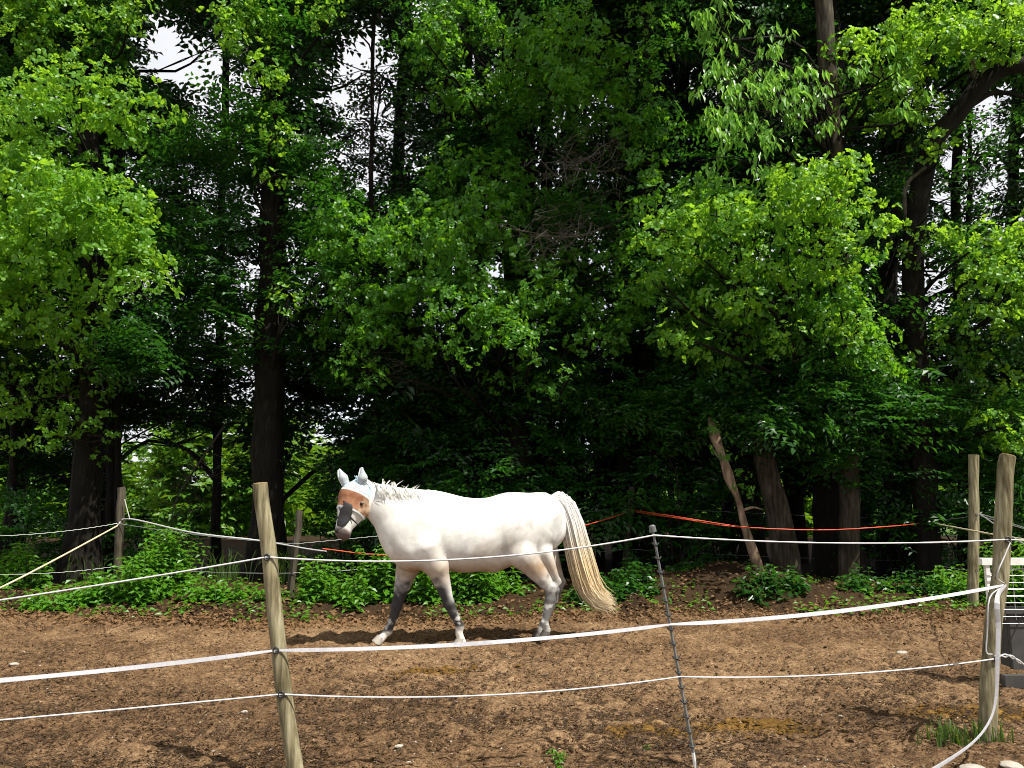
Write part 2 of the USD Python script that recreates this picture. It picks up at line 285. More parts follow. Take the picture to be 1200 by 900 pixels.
def lobe_points(c, rad, dens, r=rng, hollow=0.0, gaps=True, seed=0, cut=0.40, low=False):
    """Clump centres in an uneven ellipsoid: noise eats holes into it."""
    rad = np.asarray(rad, float); n = int(dens * 4.19 * rad.prod()) + 1
    P = rnd_dirs(n, r) * (r.uniform(hollow ** 3, 1, (n, 1)) ** (1 / 3))
    lump = meshkit.fbm(P * 2.1 + seed * 3.7, 3, seed)
    P = P[(lump > cut - 0.14 * (1 - np.linalg.norm(P, axis=1)))]
    P = P * (1 + 0.55 * (meshkit.noise(P * 2.4 + seed, seed + 1)[:, None] - 0.5) + 0.25 * np.abs(r.normal(size=(len(P), 1))) * (r.random((len(P), 1)) < 0.3)) * rad + c
    if gaps: P = P[~in_gaps(P, GAPS)]
    if low: P = P[~in_gaps(P, LOWGAPS)]
    return P
def rough_tube(P, R, sides=10, seed=0, amp=0.08):
    v, f = tube(P, R, sides); d = meshkit.noise(v * [5, 5, 1.5], seed) - 0.5; n = len(P) * sides
    c = np.repeat(np.asarray(P), sides, 0); v[:n] += (v[:n] - c) * (d[:n, None] * amp * 4); return v, f
def limb_to(a, b, r0, r1, r, sag=0.25, n=9):
    a, b = np.asarray(a), np.asarray(b); m1 = a + (b - a) * 0.35 + r.normal(size=3) * 0.1 + [0, 0, sag]; m2 = a + (b - a) * 0.7 + r.normal(size=3) * 0.14 + [0, 0, sag * 0.6]
    P = spline([a, m1, m2, b], n); return P, np.linspace(r0, r1, n)
tree_seed = [10]
def tree(label, trunk, width, lobes, leaf='oak_leaf', sprays=OAK, name='tree', group=None, bark='bark', dens=24, scale=1.0, gaps=True, low=False, twigs=7, limb_r=0.05, spread=1.0, cut=0.40, reach=None):
    """trunk: points from the root up; width: the radius at the root and at the top; lobes: (centre, radii, density factor)."""
    tree_seed[0] += 1; r = np.random.default_rng(tree_seed[0]); trunk = np.asarray(trunk, float)
    t = thing(name, label, 'tree', trunk[0], group)
    P = spline(trunk, 22); P[1:-1, :2] += r.normal(size=(20, 2)) * width[0] * 0.08
    R = np.linspace(width[0], width[1], 22); R[0] *= 1.4; R[1] *= 1.15
    P = np.vstack([P[0] - [0, 0, 0.5], P]); R = np.concatenate([[R[0] * 1.15], R])
    obj('trunk', rough_tube(P, R, 12, tree_seed[0]), bark, t, smooth=True)
    allp = []
    for k, (c, rad, df) in enumerate(lobes):
        c = np.asarray(c, float)
        Q = lobe_points(c, rad, dens * df, r, seed=tree_seed[0] * 13 + k, gaps=gaps, cut=cut, low=low)
        if len(Q): allp.append(Q)
        if limb_r and len(Q):
            h = np.clip(c[2] - 0.35 * np.linalg.norm(c[:2] - trunk[0][:2]) - 0.3, 1.2, trunk[-1][2] - 0.1); i = int(np.argmin(abs(P[:, 2] - h)))
            L, LR = limb_to(P[i], c, min(limb_r * (0.8 + 0.3 * max(rad)), R[i] * 0.7), 0.012, r)
            parts = [tube(L, LR, 7)]
            for q in Q[r.permutation(len(Q))[:twigs]]:
                j = r.integers(4, len(L)); TP, TR = limb_to(L[j], q, max(LR[j] * 0.5, 0.008), 0.004, r, 0.04, 6); parts.append(tube(TP, TR, 4))
            obj('limb', join(parts), bark, t, smooth=True)
    if allp: obj('crown', place(sprays, np.vstack(allp), scale, r), leaf, t, kind='stuff')
    return t
def lobe(px, py, rx, ry, Yd, df=1.0, deep=None):
    s = Yd / FPX; return (at(px, py, Yd), (rx * s, deep or 0.75 * min(rx, ry) * s + 0.15, ry * s), df)
def root(px, Yd, dz=0.0): x = at(px, 573, Yd)[0]; return np.array([x, Yd, gz(x, Yd) + dz])
def up(px, py, Yd): return at(px, py, Yd)

# front row of trees, left to right
tree('young oak at far left with sunlit foliage over its dark trunk', [root(100, 12.6), up(106, 500, 12.6), up(112, 300, 12.6), up(100, 60, 12.4), up(95, -250, 12.4)], (0.25, 0.11),
     [lobe(75, 125, 95, 60, 10.7), lobe(150, 120, 45, 40, 10.9, 0.8), lobe(85, 255, 110, 62, 10.3, 1.1), lobe(20, 300, 80, 70, 10.5), lobe(150, 320, 48, 45, 10.6, 0.9), lobe(85, 395, 45, 35, 10.8, 0.8),
      lobe(25, 210, 70, 60, 11.2), lobe(60, 20, 110, 55, 11.6, 0.9), lobe(150, 30, 30, 26, 11.3, .7), lobe(30, 470, 70, 50, 12.4, 0.6), lobe(95, 520, 45, 30, 12.2, 0.4), lobe(-60, 330, 90, 120, 11.4)], name='oak_tree')
tree('tall dark beech right of the left oak, thick straight trunk', [root(316, 13.0), up(314, 480, 13.0), up(318, 250, 13.0), up(325, 0, 13), up(330, -300, 13)], (0.28, 0.12),
     [lobe(280, 28, 36, 46, 11.4, 1.0), lobe(318, 92, 24, 30, 11.3, 0.9), lobe(388, 22, 22, 26, 11.6, 0.9), lobe(380, 85, 18, 22, 11.6, .9), lobe(325, 160, 16, 20, 11.5, 0.9), lobe(322, 205, 14, 14, 11.5, 0.9), lobe(338, 350, 22, 14, 11.6, .8)], leaf='oak_leaf', name='beech_tree')
tree('oak in the middle with boughs in a painted half-shade leaf tone hanging above the horse', [root(606, 13.6), up(604, 480, 13.6), up(610, 250, 13.6), up(606, 0, 13.4), up(600, -280, 13.4)], (0.36, 0.14),
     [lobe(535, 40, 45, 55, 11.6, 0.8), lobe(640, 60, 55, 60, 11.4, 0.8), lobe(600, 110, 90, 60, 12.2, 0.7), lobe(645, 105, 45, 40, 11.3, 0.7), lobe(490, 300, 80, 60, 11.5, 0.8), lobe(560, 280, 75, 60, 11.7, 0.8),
      lobe(590, 370, 55, 40, 11.0, 0.9), lobe(540, 350, 60, 45, 11.3, 0.8), lobe(440, 360, 55, 50, 11.8, 0.7), lobe(530, 420, 32, 26, 11.1, 0.8), lobe(430, 435, 40, 25, 11.6, 0.7), lobe(635, 400, 30, 18, 11.0, 0.7), lobe(670, 438, 14, 10, 11.0, 1.3), lobe(420, 300, 60, 40, 12.0, .7), lobe(390, 370, 45, 50, 12.2, .7), lobe(640, 330, 60, 50, 12.0, .7), lobe(690, 390, 60, 40, 12.1, .7), lobe(560, 215, 60, 40, 12.0, .7), lobe(640, 230, 50, 40, 12.4, .6), lobe(720, 320, 45, 45, 12.0, .7), lobe(480, 400, 45, 30, 11.9, .7), lobe(600, 440, 60, 24, 12.2, .6), lobe(690, 110, 60, 50, 12.0, .7), lobe(500, 50, 30, 30, 11.2, .9), lobe(480, 120, 24, 20, 11.2, .8), lobe(590, 40, 40, 26, 11.1, .9), lobe(690, 40, 34, 30, 11.3, .8), lobe(740, 60, 40, 40, 11.6, .7), lobe(740, 150, 50, 50, 12.0, .6)], leaf='half_shade_leaf', name='oak_tree')
tree('big oak right of centre with a bright green bough over the paddock', [root(978, 12.8), up(978, 560, 12.8), up(972, 350, 12.8), up(976, 150, 12.6), up(968, 0, 12.6), up(960, -260, 12.6)], (0.36, 0.15),
     [lobe(950, 225, 60, 48, 10.0, 1.3), lobe(1000, 255, 42, 32, 10.1, 1.2), lobe(975, 305, 30, 26, 10.2, 1.0), lobe(770, 268, 40, 30, 10.3, 0.9), lobe(850, 255, 50, 26, 10.2, .9), lobe(825, 305, 40, 20, 10.2, .9), lobe(900, 300, 50, 24, 10.1, .9),
      lobe(985, 365, 34, 16, 10.3, 1.0), lobe(870, 345, 46, 18, 10.2, .9), lobe(800, 395, 30, 14, 10.4, .9), lobe(930, 400, 32, 14, 10.4, .8), lobe(1008, 385, 16, 10, 10.4, 1.1), lobe(775, 330, 22, 16, 10.4, .9)], name='oak_tree', dens=30)
tree('oak behind the bright bough right of centre, shade painted into its leaf colour', [root(880, 13.2), up(872, 480, 13.2), up(876, 250, 13.2), up(880, -200, 13.2)], (0.2, 0.1),
     [lobe(870, 280, 95, 60, 11.2, 1.0), lobe(800, 340, 75, 50, 11.4, 0.9), lobe(920, 350, 95, 50, 11.2, 1.0), lobe(985, 330, 40, 60, 11.3, 0.8), lobe(860, 405, 85, 40, 11.5, 0.9), lobe(970, 400, 65, 45, 11.4, 0.9), lobe(1000, 430, 40, 45, 11.5, 0.8), lobe(800, 240, 60, 35, 11.2, .8), lobe(830, 440, 60, 30, 12, 0.5)], leaf='half_shade_leaf', name='oak_tree')  # dimmer lobes of the right oak as a separate tree, shade in leaf colour
tree('oak at the right edge with a thick bough bending up to the right', [root(1046, 13.4), up(1044, 480, 13.4), up(1040, 330, 13.4), up(1050, 150, 13.4), up(1060, -250, 13.4)], (0.27, 0.11),
     [lobe(1100, 40, 90, 55, 10.9, 1.0), lobe(1180, 40, 50, 60, 11.1, 0.9), lobe(1030, 70, 45, 45, 11.2, 0.8), lobe(1060, 130, 50, 45, 11.6, 0.6), lobe(1150, 285, 55, 30, 11.2, 0.6), lobe(1180, 345, 50, 40, 11.2, 0.7), lobe(1120, 300, 50, 50, 12.0, 0.4),
      lobe(1100, 190, 40, 40, 11.3, .7), lobe(1090, 250, 40, 50, 11.6, .6), lobe(1180, 500, 50, 32, 11.6, 0.7), lobe(1100, 430, 90, 50, 12.4, 0.5), lobe(1230, 300, 60, 120, 11.6, 0.8)], name='oak_tree')
# the lime whose long leaves hang in bunches
def drooping_tree():
    r = np.random.default_rng(77); b = root(985, 12.0) + [0.0, 0, 0]
    t = thing('cherry_tree', 'cherry tree with pale drooping leaf bunches before a sunlit trunk', 'tree', b)
    P = spline([b - [0, 0, 0.4], up(995, 560, 12.0), up(985, 330, 11.9), up(975, 160, 11.7), up(966, 20, 11.6), up(950, -200, 11.6)], 26); obj('trunk', rough_tube(P, np.interp(np.arange(26), [0, 14, 25], [0.15, 0.15, 0.13]), 12, 5), 'pale_bark', t, smooth=True)
    tw = []; n = 0
    spots = [(830, 20, 30, 30), (880, 75, 60, 55), (930, 85, 55, 35), (850, 110, 50, 50), (900, 130, 70, 45), (965, 125, 45, 30), (870, 190, 45, 25), (1050, 85, 15, 40), (1070, 115, 28, 20), (830, 150, 30, 20), (845, 30, 35, 25), (1005, 78, 20, 8)]
    for (cx, cy, rx, ry) in spots:
        k = max(3, int(rx * ry / 120)); e = at(cx, cy, 10.5); i = int(np.argmin(abs(P[:, 2] - e[2] + 0.5))); L, LR = limb_to(P[i], e, 0.035, 0.008, r, 0.15); tw.append(tube(L, LR, 6))
        for j in range(k):
            a = r.uniform(0, 6.28); q = math.sqrt(r.random()); c = at(cx + rx * q * math.cos(a), cy + ry * q * math.sin(a), 10.5 + r.normal() * 0.35)
            TP, TR = limb_to(L[r.integers(4, 9)], c, 0.008, 0.003, r, 0.03, 5); tw.append(tube(TP, TR, 4))
            m = r.integers(7, 12); A = r.uniform(0, 6.28, m); D = np.stack([np.cos(A) * 0.55, np.sin(A) * 0.55, -np.ones(m) * r.uniform(0.5, 1.3, m)], 1); N = np.stack([np.cos(A), np.sin(A), np.ones(m) * 0.6], 1)
            obj('leaf_bunch', leaf_mesh(c + r.normal(size=(m, 3)) * 0.05, D, N, r.uniform(0.12, 0.19, m), r.uniform(0.045, 0.065, m), 0.2, 0.1), 'cherry_leaf', t)
    obj('branches', join(tw), 'bark', t, smooth=True)
drooping_tree()
def curve_limb(pts, r0, r1, n=16): P = spline(pts, n); return tube(P, np.linspace(r0, r1, n), 9)
# the heavy bough at the right edge and the thin pole trees
t = thing('bent_tree', 'dark tree whose heavy bough curves up into the top right corner', 'tree', root(1082, 12.4))
obj('trunk', rough_tube(spline([root(1082, 12.4) - [0, 0, 0.4], up(1078, 480, 12.4), up(1070, 300, 12.2), up(1088, 180, 11.8), up(1120, 135, 11.6), up(1165, 85, 11.4), up(1215, 68, 11.3), up(1300, 0, 11.2)], 30), np.linspace(0.2, 0.10, 30), 11, 8), 'bark', t, smooth=True)
obj('limb', curve_limb([up(1120, 135, 11.6), up(1145, 118, 11.5), up(1170, 108, 11.5), up(1215, 118, 11.4)], 0.075, 0.02), 'bark', t, smooth=True)
obj('limb', curve_limb([up(1145, 100, 11.5), up(1140, 80, 11.4), up(1138, 66, 11.3)], 0.05, 0.035), 'dead_wood', t, smooth=True)
obj('limb', curve_limb([up(1072, 300, 12.2), up(1060, 225, 12.0), up(1085, 195, 11.7)], 0.04, 0.03), 'dead_wood', t, smooth=True)
obj('crown', place(BEECH, np.vstack([lobe_points(*lobe(1180, 150, 55, 45, 12.0)[:2], 7, gaps=False, seed=91), lobe_points(*lobe(1150, 215, 60, 40, 12.4)[:2], 5, gaps=False, seed=92)]), 0.9), 'beech_leaf', t, kind='stuff')
tree('slim dark trunk standing alone before the bright thicket at left', [root(256, 15.0), up(255, 560, 15.0), up(257, 400, 15.0), up(262, 200, 15), up(268, -60, 15)], (0.095, 0.06),
     [lobe(250, 420, 60, 20, 14.6, 0.5), lobe(230, 490, 60, 22, 14.4, 0.8), lobe(180, 510, 50, 16, 14.2, 0.8)], leaf='beech_leaf', sprays=BEECH, name='young_tree', low=False, dens=14)
tree('second dark trunk close behind the left oak', [root(134, 14.2), up(133, 560, 14.2), up(130, 400, 14.2), up(136, 200, 14.2), up(136, -100, 14.2)], (0.13, 0.09), [lobe(160, 470, 50, 30, 14, 0.5), lobe(150, 420, 70, 30, 14.2, 0.7)], leaf='beech_leaf', sprays=BEECH, name='young_tree', dens=12)
tree('dark forked tree behind the back fence post right of the horse', [root(735, 13.8), up(734, 560, 13.8), up(738, 420, 13.8), up(730, 200, 13.8), up(735, -200, 13.8)], (0.2, 0.1), [lobe(690, 480, 90, 50, 13, 0.8), lobe(760, 470, 70, 40, 13.2, 0.8), lobe(690, 540, 60, 25, 13, 0.5)], leaf='beech_leaf', sprays=BEECH, name='forked_tree', dens=12)
t = thing('leaning_tree', 'grey-barked leaning tree stem between the peeled branch and the big dark trunk', 'tree', root(918, 12.0))
obj('trunk', rough_tube(spline([root(922, 12.0) - [0, 0, 0.3], up(914, 610, 12.0), up(902, 565, 12.0), up(890, 500, 12.1), up(880, 420, 12.3), up(878, 250, 12.6)], 22), np.linspace(0.22, 0.09, 22), 12, 31), 'pale_bark', t, smooth=True)
Q = np.vstack([lobe_points(*lobe(*q)[:2], 30, seed=700 + i, cut=.34) for i, q in enumerate([(900, 470, 90, 45, 11.5), (830, 480, 60, 40, 11.8), (980, 460, 60, 50, 11.5), (1000, 530, 60, 30, 11.7), (930, 525, 50, 30, 11.8), (760, 470, 50, 35, 11.9), (1060, 470, 50, 45, 11.6)])])
obj('crown', place(BEECH, Q, 1.0), 'beech_leaf', t, kind='stuff')
t = thing('broken_branch', 'peeled pinkish broken branch leaning in front of the grey stem', 'branch', root(884, 11.4))
Pb = spline([root(886, 11.4), up(874, 620, 11.35), up(865, 585, 11.3), up(855, 562, 11.3), up(848, 540, 11.3), up(840, 518, 11.4), up(832, 490, 11.5)], 24)
obj('stem', rough_tube(Pb, np.interp(np.arange(24), [0, 5, 8, 12, 16, 20, 23], [0.07, 0.06, 0.045, 0.07, 0.05, 0.08, 0.03]), 9, 44, 0.13), 'peeled_wood', t, smooth=True)
obj('leaf_tuft', place(OAK, [Pb[9] + [.05, -.12, .05], Pb[17] + [.05, -.15, 0], Pb[20] + [-.05, -.1, .1], Pb[23], Pb[13] + [.2, -.1, 0]], .55), 'half_shade_leaf', t, kind='stuff')
obj('snag', curve_limb([Pb[6], Pb[6] + [0.16, -0.03, 0.05], Pb[6] + [0.3, -0.02, 0.02]], 0.025, 0.008), 'peeled_wood', t, smooth=True)
obj('snag', curve_limb([Pb[15], Pb[15] + [-0.12, -0.05, 0.1], Pb[15] + [-0.2, -0.02, 0.26]], 0.025, 0.006), 'dead_wood', t, smooth=True)
# dead twiggy boughs
def dead_bough(label, pts, Yd, seed, n=26, r0=0.022):
    r = np.random.default_rng(seed); W = [at(x, y, Yd + d) for (x, y, d) in pts]; t = thing('dead_branch', label, 'branch', W[0])
    P = spline(W, 18); obj('bough', tube(P, np.linspace(r0, 0.008, 18), 6), 'dead_wood', t, smooth=True); parts = []
    for k in range(n):
        i = r.integers(3, 18); d = unit(r.normal(size=3) * [1, 0.5, 0.8]) * r.uniform(0.25, 0.7); q = P[i] + d
        L, LR = limb_to(P[i], q, 0.008, 0.003, r, 0.03, 6); parts.append(tube(L, LR, 4))
        for m in range(3):
            j = r.integers(2, 6); q2 = L[j] + unit(d + r.normal(size=3) * 0.35) * 0.25; L2, R2 = limb_to(L[j], q2, 0.004, 0.002, r, 0.01, 4); parts.append(tube(L2, R2, 4))
    obj('twigs', join(parts), 'dead_wood', t, kind='stuff')
dead_bough('bare grey twiggy branch hanging in the shade above the croup', [(740, 190, 1.4), (715, 200, 0.6), (690, 200, 0), (660, 195, -.1)], 11.8, 61)
dead_bough('lower bare grey branch left of the big bright bough', [(740, 250, 1.2), (700, 270, 0.4), (660, 278, 0), (610, 270, -.2)], 11.4, 62)
dead_bough('bare branch hanging low beneath the middle oak at left', [(500, 400, 1.5), (480, 410, .6), (472, 425, 0), (455, 432, -.1)], 12.4, 63, 10)
dead_bough('dark bare boughs crossing the bright thicket near the left trunks', [(262, 500, 0), (225, 555, -.1), (205, 590, -.1), (200, 620, 0)], 14.6, 64, 14)


# shaded inner foliage of the front trees: it hides the trunks above man height and lets only specks of sky through
rf = np.random.default_rng(71)
for i, px in enumerate(np.arange(-70, 1290, 85)):
    Yd = 13.4 + 0.5 * (i % 2); L = []
    for py in np.arange(-30, 500 if px > 380 else 440, 62):
        L.append(lobe(px + rf.uniform(-35, 35), py + rf.uniform(-20, 20), rf.uniform(50, 80), rf.uniform(34, 50), Yd - 1.1 + rf.uniform(-0.5, 0.9), rf.uniform(0.9, 1.5) * (1.5 if px < 400 else 1.0), deep=0.6))
    px = {185: 138, 270: 318, 355: 325}.get(int(px), px)
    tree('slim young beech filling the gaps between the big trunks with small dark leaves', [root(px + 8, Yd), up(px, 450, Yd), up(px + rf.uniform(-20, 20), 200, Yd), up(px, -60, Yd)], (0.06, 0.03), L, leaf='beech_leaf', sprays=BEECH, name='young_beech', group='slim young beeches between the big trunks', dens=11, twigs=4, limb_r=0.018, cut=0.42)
# thin sprays before the sky: the light comes through them in small specks
rt = np.random.default_rng(88)
for i, (bx, lab, spots) in enumerate([(318, 'thin dark beech behind the thick beech trunk with sky specks through its sprays', [(170, 150, 70, 50), (230, 170, 70, 60), (360, 440, 60, 50), (385, 490, 50, 30), (215, 260, 80, 55), (190, 340, 80, 50), (250, 330, 60, 60), (215, 415, 90, 45), (280, 430, 60, 40), (345, 330, 50, 60), (350, 420, 40, 50), (380, 250, 50, 60)]),
        (560, 'thin dark beech behind the middle oak with sky specks through its sprays', [(445, 150, 60, 70), (435, 235, 55, 40), (390, 170, 40, 60), (490, 80, 30, 50), (480, 190, 50, 60), (560, 90, 50, 50), (500, 250, 50, 40), (425, 260, 50, 40)]),
        (1046, 'thin dark beech at the right edge with white sky behind its layered sprays', [(1150, 140, 60, 40), (1160, 200, 70, 40), (1110, 240, 50, 40), (1190, 250, 50, 40), (1090, 340, 50, 50), (1150, 380, 60, 40)]),
        (105, 'thin dark beech behind the left oak', [(60, 350, 60, 50), (130, 400, 60, 50), (60, 450, 80, 40), (20, 520, 60, 50), (95, 560, 50, 40), (150, 480, 50, 30), (230, 470, 60, 22), (300, 480, 40, 25)])]):
    Yd = 15.2; L = [lobe(px + rt.uniform(-8, 8), py + rt.uniform(-8, 8), rx, ry, Yd + rt.uniform(-.8, .8), 1.0, deep=0.7) for (px, py, rx, ry) in spots]
    tree(lab, [root(bx, Yd), up(bx, 450, Yd), up(bx, 200, Yd), up(bx, -60, Yd)], (0.10, 0.05), L, leaf='deep_shade_leaf', sprays=BEECH, name='beech_tree', dens=[14, 8, 7, 18][i], twigs=5, limb_r=0.02, gaps=False, cut=0.40)
# the dark mass of the wood behind
back_labels = {}
def back_tree(i, px, Yd, wid, lobes, dens=5.5, **k):
    px = {185: 118, 400: 322, 40: 95}.get(px, px)
    tree(k.pop('label'), [root(px, Yd), up(px + 4, 480, Yd), up(px - 5, 250, Yd), up(px + 6, 0, Yd), up(px, -260, Yd)], (wid, wid * 0.5), lobes, leaf='deep_shade_leaf', sprays=BACK, name='forest_tree', dens=dens, twigs=5, limb_r=0.045, low=True, **k)
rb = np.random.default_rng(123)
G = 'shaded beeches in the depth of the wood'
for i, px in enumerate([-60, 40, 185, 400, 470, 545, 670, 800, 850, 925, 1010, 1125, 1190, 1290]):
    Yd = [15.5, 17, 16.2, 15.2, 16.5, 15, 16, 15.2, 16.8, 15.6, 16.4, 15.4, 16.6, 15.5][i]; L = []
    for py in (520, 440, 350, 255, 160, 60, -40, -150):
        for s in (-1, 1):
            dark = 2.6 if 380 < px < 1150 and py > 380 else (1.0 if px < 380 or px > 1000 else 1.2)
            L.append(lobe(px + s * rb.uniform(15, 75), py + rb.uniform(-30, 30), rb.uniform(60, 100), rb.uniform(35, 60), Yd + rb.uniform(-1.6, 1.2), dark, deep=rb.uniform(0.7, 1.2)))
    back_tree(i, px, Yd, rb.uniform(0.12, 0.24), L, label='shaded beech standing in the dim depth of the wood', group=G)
# the crowns go on above the picture: they keep the wood below in shade
rc = np.random.default_rng(5)
for i, (x, y) in enumerate([(-9.5, 12.8), (-6.2, 13.4), (-3, 12.9), (0.4, 13.3), (3.6, 12.8), (7, 13.2), (10.2, 12.8), (13.6, 13.0), (17, 12.8)]):
    L = [(np.array([x + rc.uniform(-2, 2), y + rc.uniform(-0.7, 3.2), rc.uniform(10.0, 14.5)]), (rc.uniform(1.3, 1.9), rc.uniform(1.2, 1.6), rc.uniform(0.8, 1.2)), 1.0) for _ in range(12)]
    tx = at([-90, 20, 100, 318, 560, 640, 730, 880, 982][i], 573, y + 3.2)[0]
    tree('tall straight beech rising through the back of the wood, its crown above the view', [np.array([tx, y + 3.2, gz(tx, y + 3.2)]), np.array([tx, y + 3.2, 6.0]), np.array([tx + .1, y + 2.6, 13.0])], (0.2, 0.1), L, leaf='deep_shade_leaf', sprays=BACK, name='forest_tree', group='tall beeches closing the wood', dens=4.5, gaps=True, twigs=3, limb_r=0)

rc = np.random.default_rng(6)
for x0, y0 in ((2.4, 13.4),):  # added beech: crown out of view, placed to shade the middle oak
    L = [(np.array([x0 + rc.uniform(-2.0, 2.2), rc.uniform(9.0, 10.6), rc.uniform(11.2, 13.6)]), (rc.uniform(0.7, 1.2), rc.uniform(0.6, 1.0), rc.uniform(0.5, 0.8)), 1.0) for _ in range(7)]
    tree('added tall beech, its unseen high crown placed over the paddock edge to shade the middle foliage', [np.array([x0, y0, gz(x0, y0)]), np.array([x0, y0, 5.0]), np.array([x0, y0 - 1.5, 12.0])], (0.16, 0.08), L, leaf='deep_shade_leaf', sprays=BACK, name='forest_tree', group='tall beeches closing the wood', dens=7, gaps=False, twigs=3)
# sunlit thicket beyond the wood
def shrub(name, label, c, rad, leaf, sprays, dens, seed, group=None, scale=1.0, cut=0.38):
    r = np.random.default_rng(seed); c = np.asarray(c, float); t = thing(name, label, 'shrub', c, group); parts = []
    P = lobe_points(c + [0, 0, rad[2] * 0.95], rad, dens, r, gaps=False, seed=seed, cut=cut); P = P[P[:, 2] > c[2] + 0.05]
    for q in P[r.permutation(len(P))[:12]]:
        L, LR = limb_to(c + r.normal(size=3) * [0.08, 0.08, 0] - [0, 0, 0.1], q, 0.02, 0.005, r, 0.1, 7); parts.append(tube(L, LR, 5))
    obj('stems', join(parts), 'bark', t, smooth=True); obj('leaves', place(sprays, P, scale, r), leaf, t, kind='stuff')
SH = [spray_flat(7, 8, 0.22, np.random.default_rng(k), 0.7) for k in range(4)]
rs = np.random.default_rng(9)
for i in range(17):
    px = -60 + i * 80; Yd = rs.uniform(26, 33); x = at(px, 573, Yd)[0]
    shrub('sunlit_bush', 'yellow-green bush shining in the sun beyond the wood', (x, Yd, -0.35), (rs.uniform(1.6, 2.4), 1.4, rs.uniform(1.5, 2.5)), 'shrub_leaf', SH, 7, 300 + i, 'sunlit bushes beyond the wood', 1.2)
# shaded hazel bushes between the trunks
for i, (px, Yd, rx, rz, lab) in enumerate([(470, 13.0, 0.9, 0.9, 'dark bush behind the horse and its head'), (560, 12.6, 0.9, 0.75, 'dark bush behind the horse and its back'), (660, 12.8, 0.8, 0.8, 'dark bush behind the horse and its tail'),
        (790, 12.4, 0.75, 0.95, 'loose bush with light on it right of the plastic stake'), (850, 13.4, 0.8, 1.2, 'tall thin bush behind the peeled broken branch'), (1050, 12.8, 0.8, 1.1, 'dark bush between the big dark trunk and the upright post'), (1130, 12.4, 0.8, 1.0, 'dark bush behind the tall upright post at right'), (1210, 12.2, 0.7, 1.0, 'dark bush at the right edge behind the wire pen'),
        (420, 13.4, 0.8, 0.8, 'dark bush right of the thick beech trunk'), (20, 12.8, 0.9, 0.7, 'dark bush at the left edge'), (180, 13.6, 0.8, 0.45, 'low dark bush between the left trunks')]):
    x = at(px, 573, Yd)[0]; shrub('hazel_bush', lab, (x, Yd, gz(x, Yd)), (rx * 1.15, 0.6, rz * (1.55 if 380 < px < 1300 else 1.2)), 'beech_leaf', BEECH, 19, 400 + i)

# ---------------------------------------------------------------- green edge of the paddock
def nettle(label, px, py, rx, h, n, seed, group=None, leaf='nettle_leaf', name='nettle_clump'):
    """Upright leafy stems with leaves in opposite pairs."""
    r = np.random.default_rng(seed); c = ground(px, py); c[2] = gz(c[0], c[1]); t = thing(name, label, 'plant', c, group); st, P, D, N, Ls = [], [], [], [], []
    for k in range(n):
        a, q = r.uniform(0, 6.28), math.sqrt(r.random()); b = c + [rx * q * math.cos(a), 0.28 * q * math.sin(a), 0]; b[2] = gz(b[0], b[1]) - 0.02
        hh = h * r.uniform(0.5, 1.1) * (1 - 0.45 * q * q); top = b + [r.normal() * 0.08 * h * 2, r.normal() * 0.08 * h * 2, hh]; m = (b + top) / 2 + r.normal(size=3) * 0.02
        S = spline([b, m, top], 6); st.append(tube(S, np.linspace(0.005, 0.003, 6), 4))
        lev = max(4, int(hh / 0.055))
        for j in range(1, lev + 1):
            u = j / lev; o = S[0] + (S[-1] - S[0]) * u; ang = (j % 2) * 1.57 + k + r.normal() * 0.3; size = 0.122 * min(1, 4 * h + .1) * (1.1 - 0.45 * u)
            for g in (0, math.pi):
                d = np.array([math.cos(ang + g), math.sin(ang + g), r.uniform(-0.3, 0.25)]); P.append(o); D.append(d); N.append([r.normal() * 0.2, r.normal() * 0.2, 1]); Ls.append(size * r.uniform(0.8, 1.3))
    Ls = np.array(Ls); obj('stems', join(st), 'grass_blade', t); obj('leaves', leaf_mesh(P, D, N, Ls, Ls * 0.62, 0.12, 0.25), leaf, t, kind='stuff')
NET = [(70, 716, .45, .30, 26, 'low leafy clump in the shade at the left edge of the green strip'), (115, 712, .4, .42, 34, 'bright nettle clump left of the left back post'), (165, 712, .3, .5, 30, 'bright nettle clump at the foot of the left back post'),
       (190, 706, .35, .68, 36, 'tallest bright nettle clump right of the left back post'), (235, 712, .35, .36, 26, 'low nettle clump midway between the left back post and the front post'), (275, 710, .3, .34, 22, 'low nettle clump just left of the front wooden post'),
       (318, 712, .2, .28, 12, 'small green plant behind the left front post'), (378, 714, .28, .45, 22, 'dark nettle clump under the horse head'), (415, 716, .25, .4, 20, 'nettle clump below the horse muzzle'), (452, 712, .3, .62, 34, 'glossy nettle clump before the horse chest'),
       (500, 712, .28, .5, 30, 'glossy nettle clump between the forelegs'), (548, 712, .36, .55, 36, 'glossy nettle clump under the belly'), (590, 706, .3, .35, 16, 'shaded nettle clump under the rear belly'), (700, 712, .35, .5, 30, 'dark leafy clump right of the tail'),
       (742, 708, .3, .5, 28, 'dark leafy clump left of the grey stake'), (905, 712, .42, .45, 40, 'leafy clump on the earth bank below the leaning grey stem'), (1010, 708, .5, .42, 30, 'dark clump on the bank right of the big trunk'), (1075, 708, .35, .42, 28, 'dark clump left of the tall upright post'),
       (1112, 706, .28, .42, 26, 'bright leafy clump at the foot of the tall upright post'), (1150, 700, .25, .42, 18, 'leafy clump between upright post and pen'), (1200, 712, .4, .6, 44, 'bright green clump behind the wire mesh of the pen'), (800, 700, .25, .25, 10, 'small clump on the left end of the earth bank'), (20, 700, .4, .5, 24, 'dim tall clump in the left corner of the green strip')]
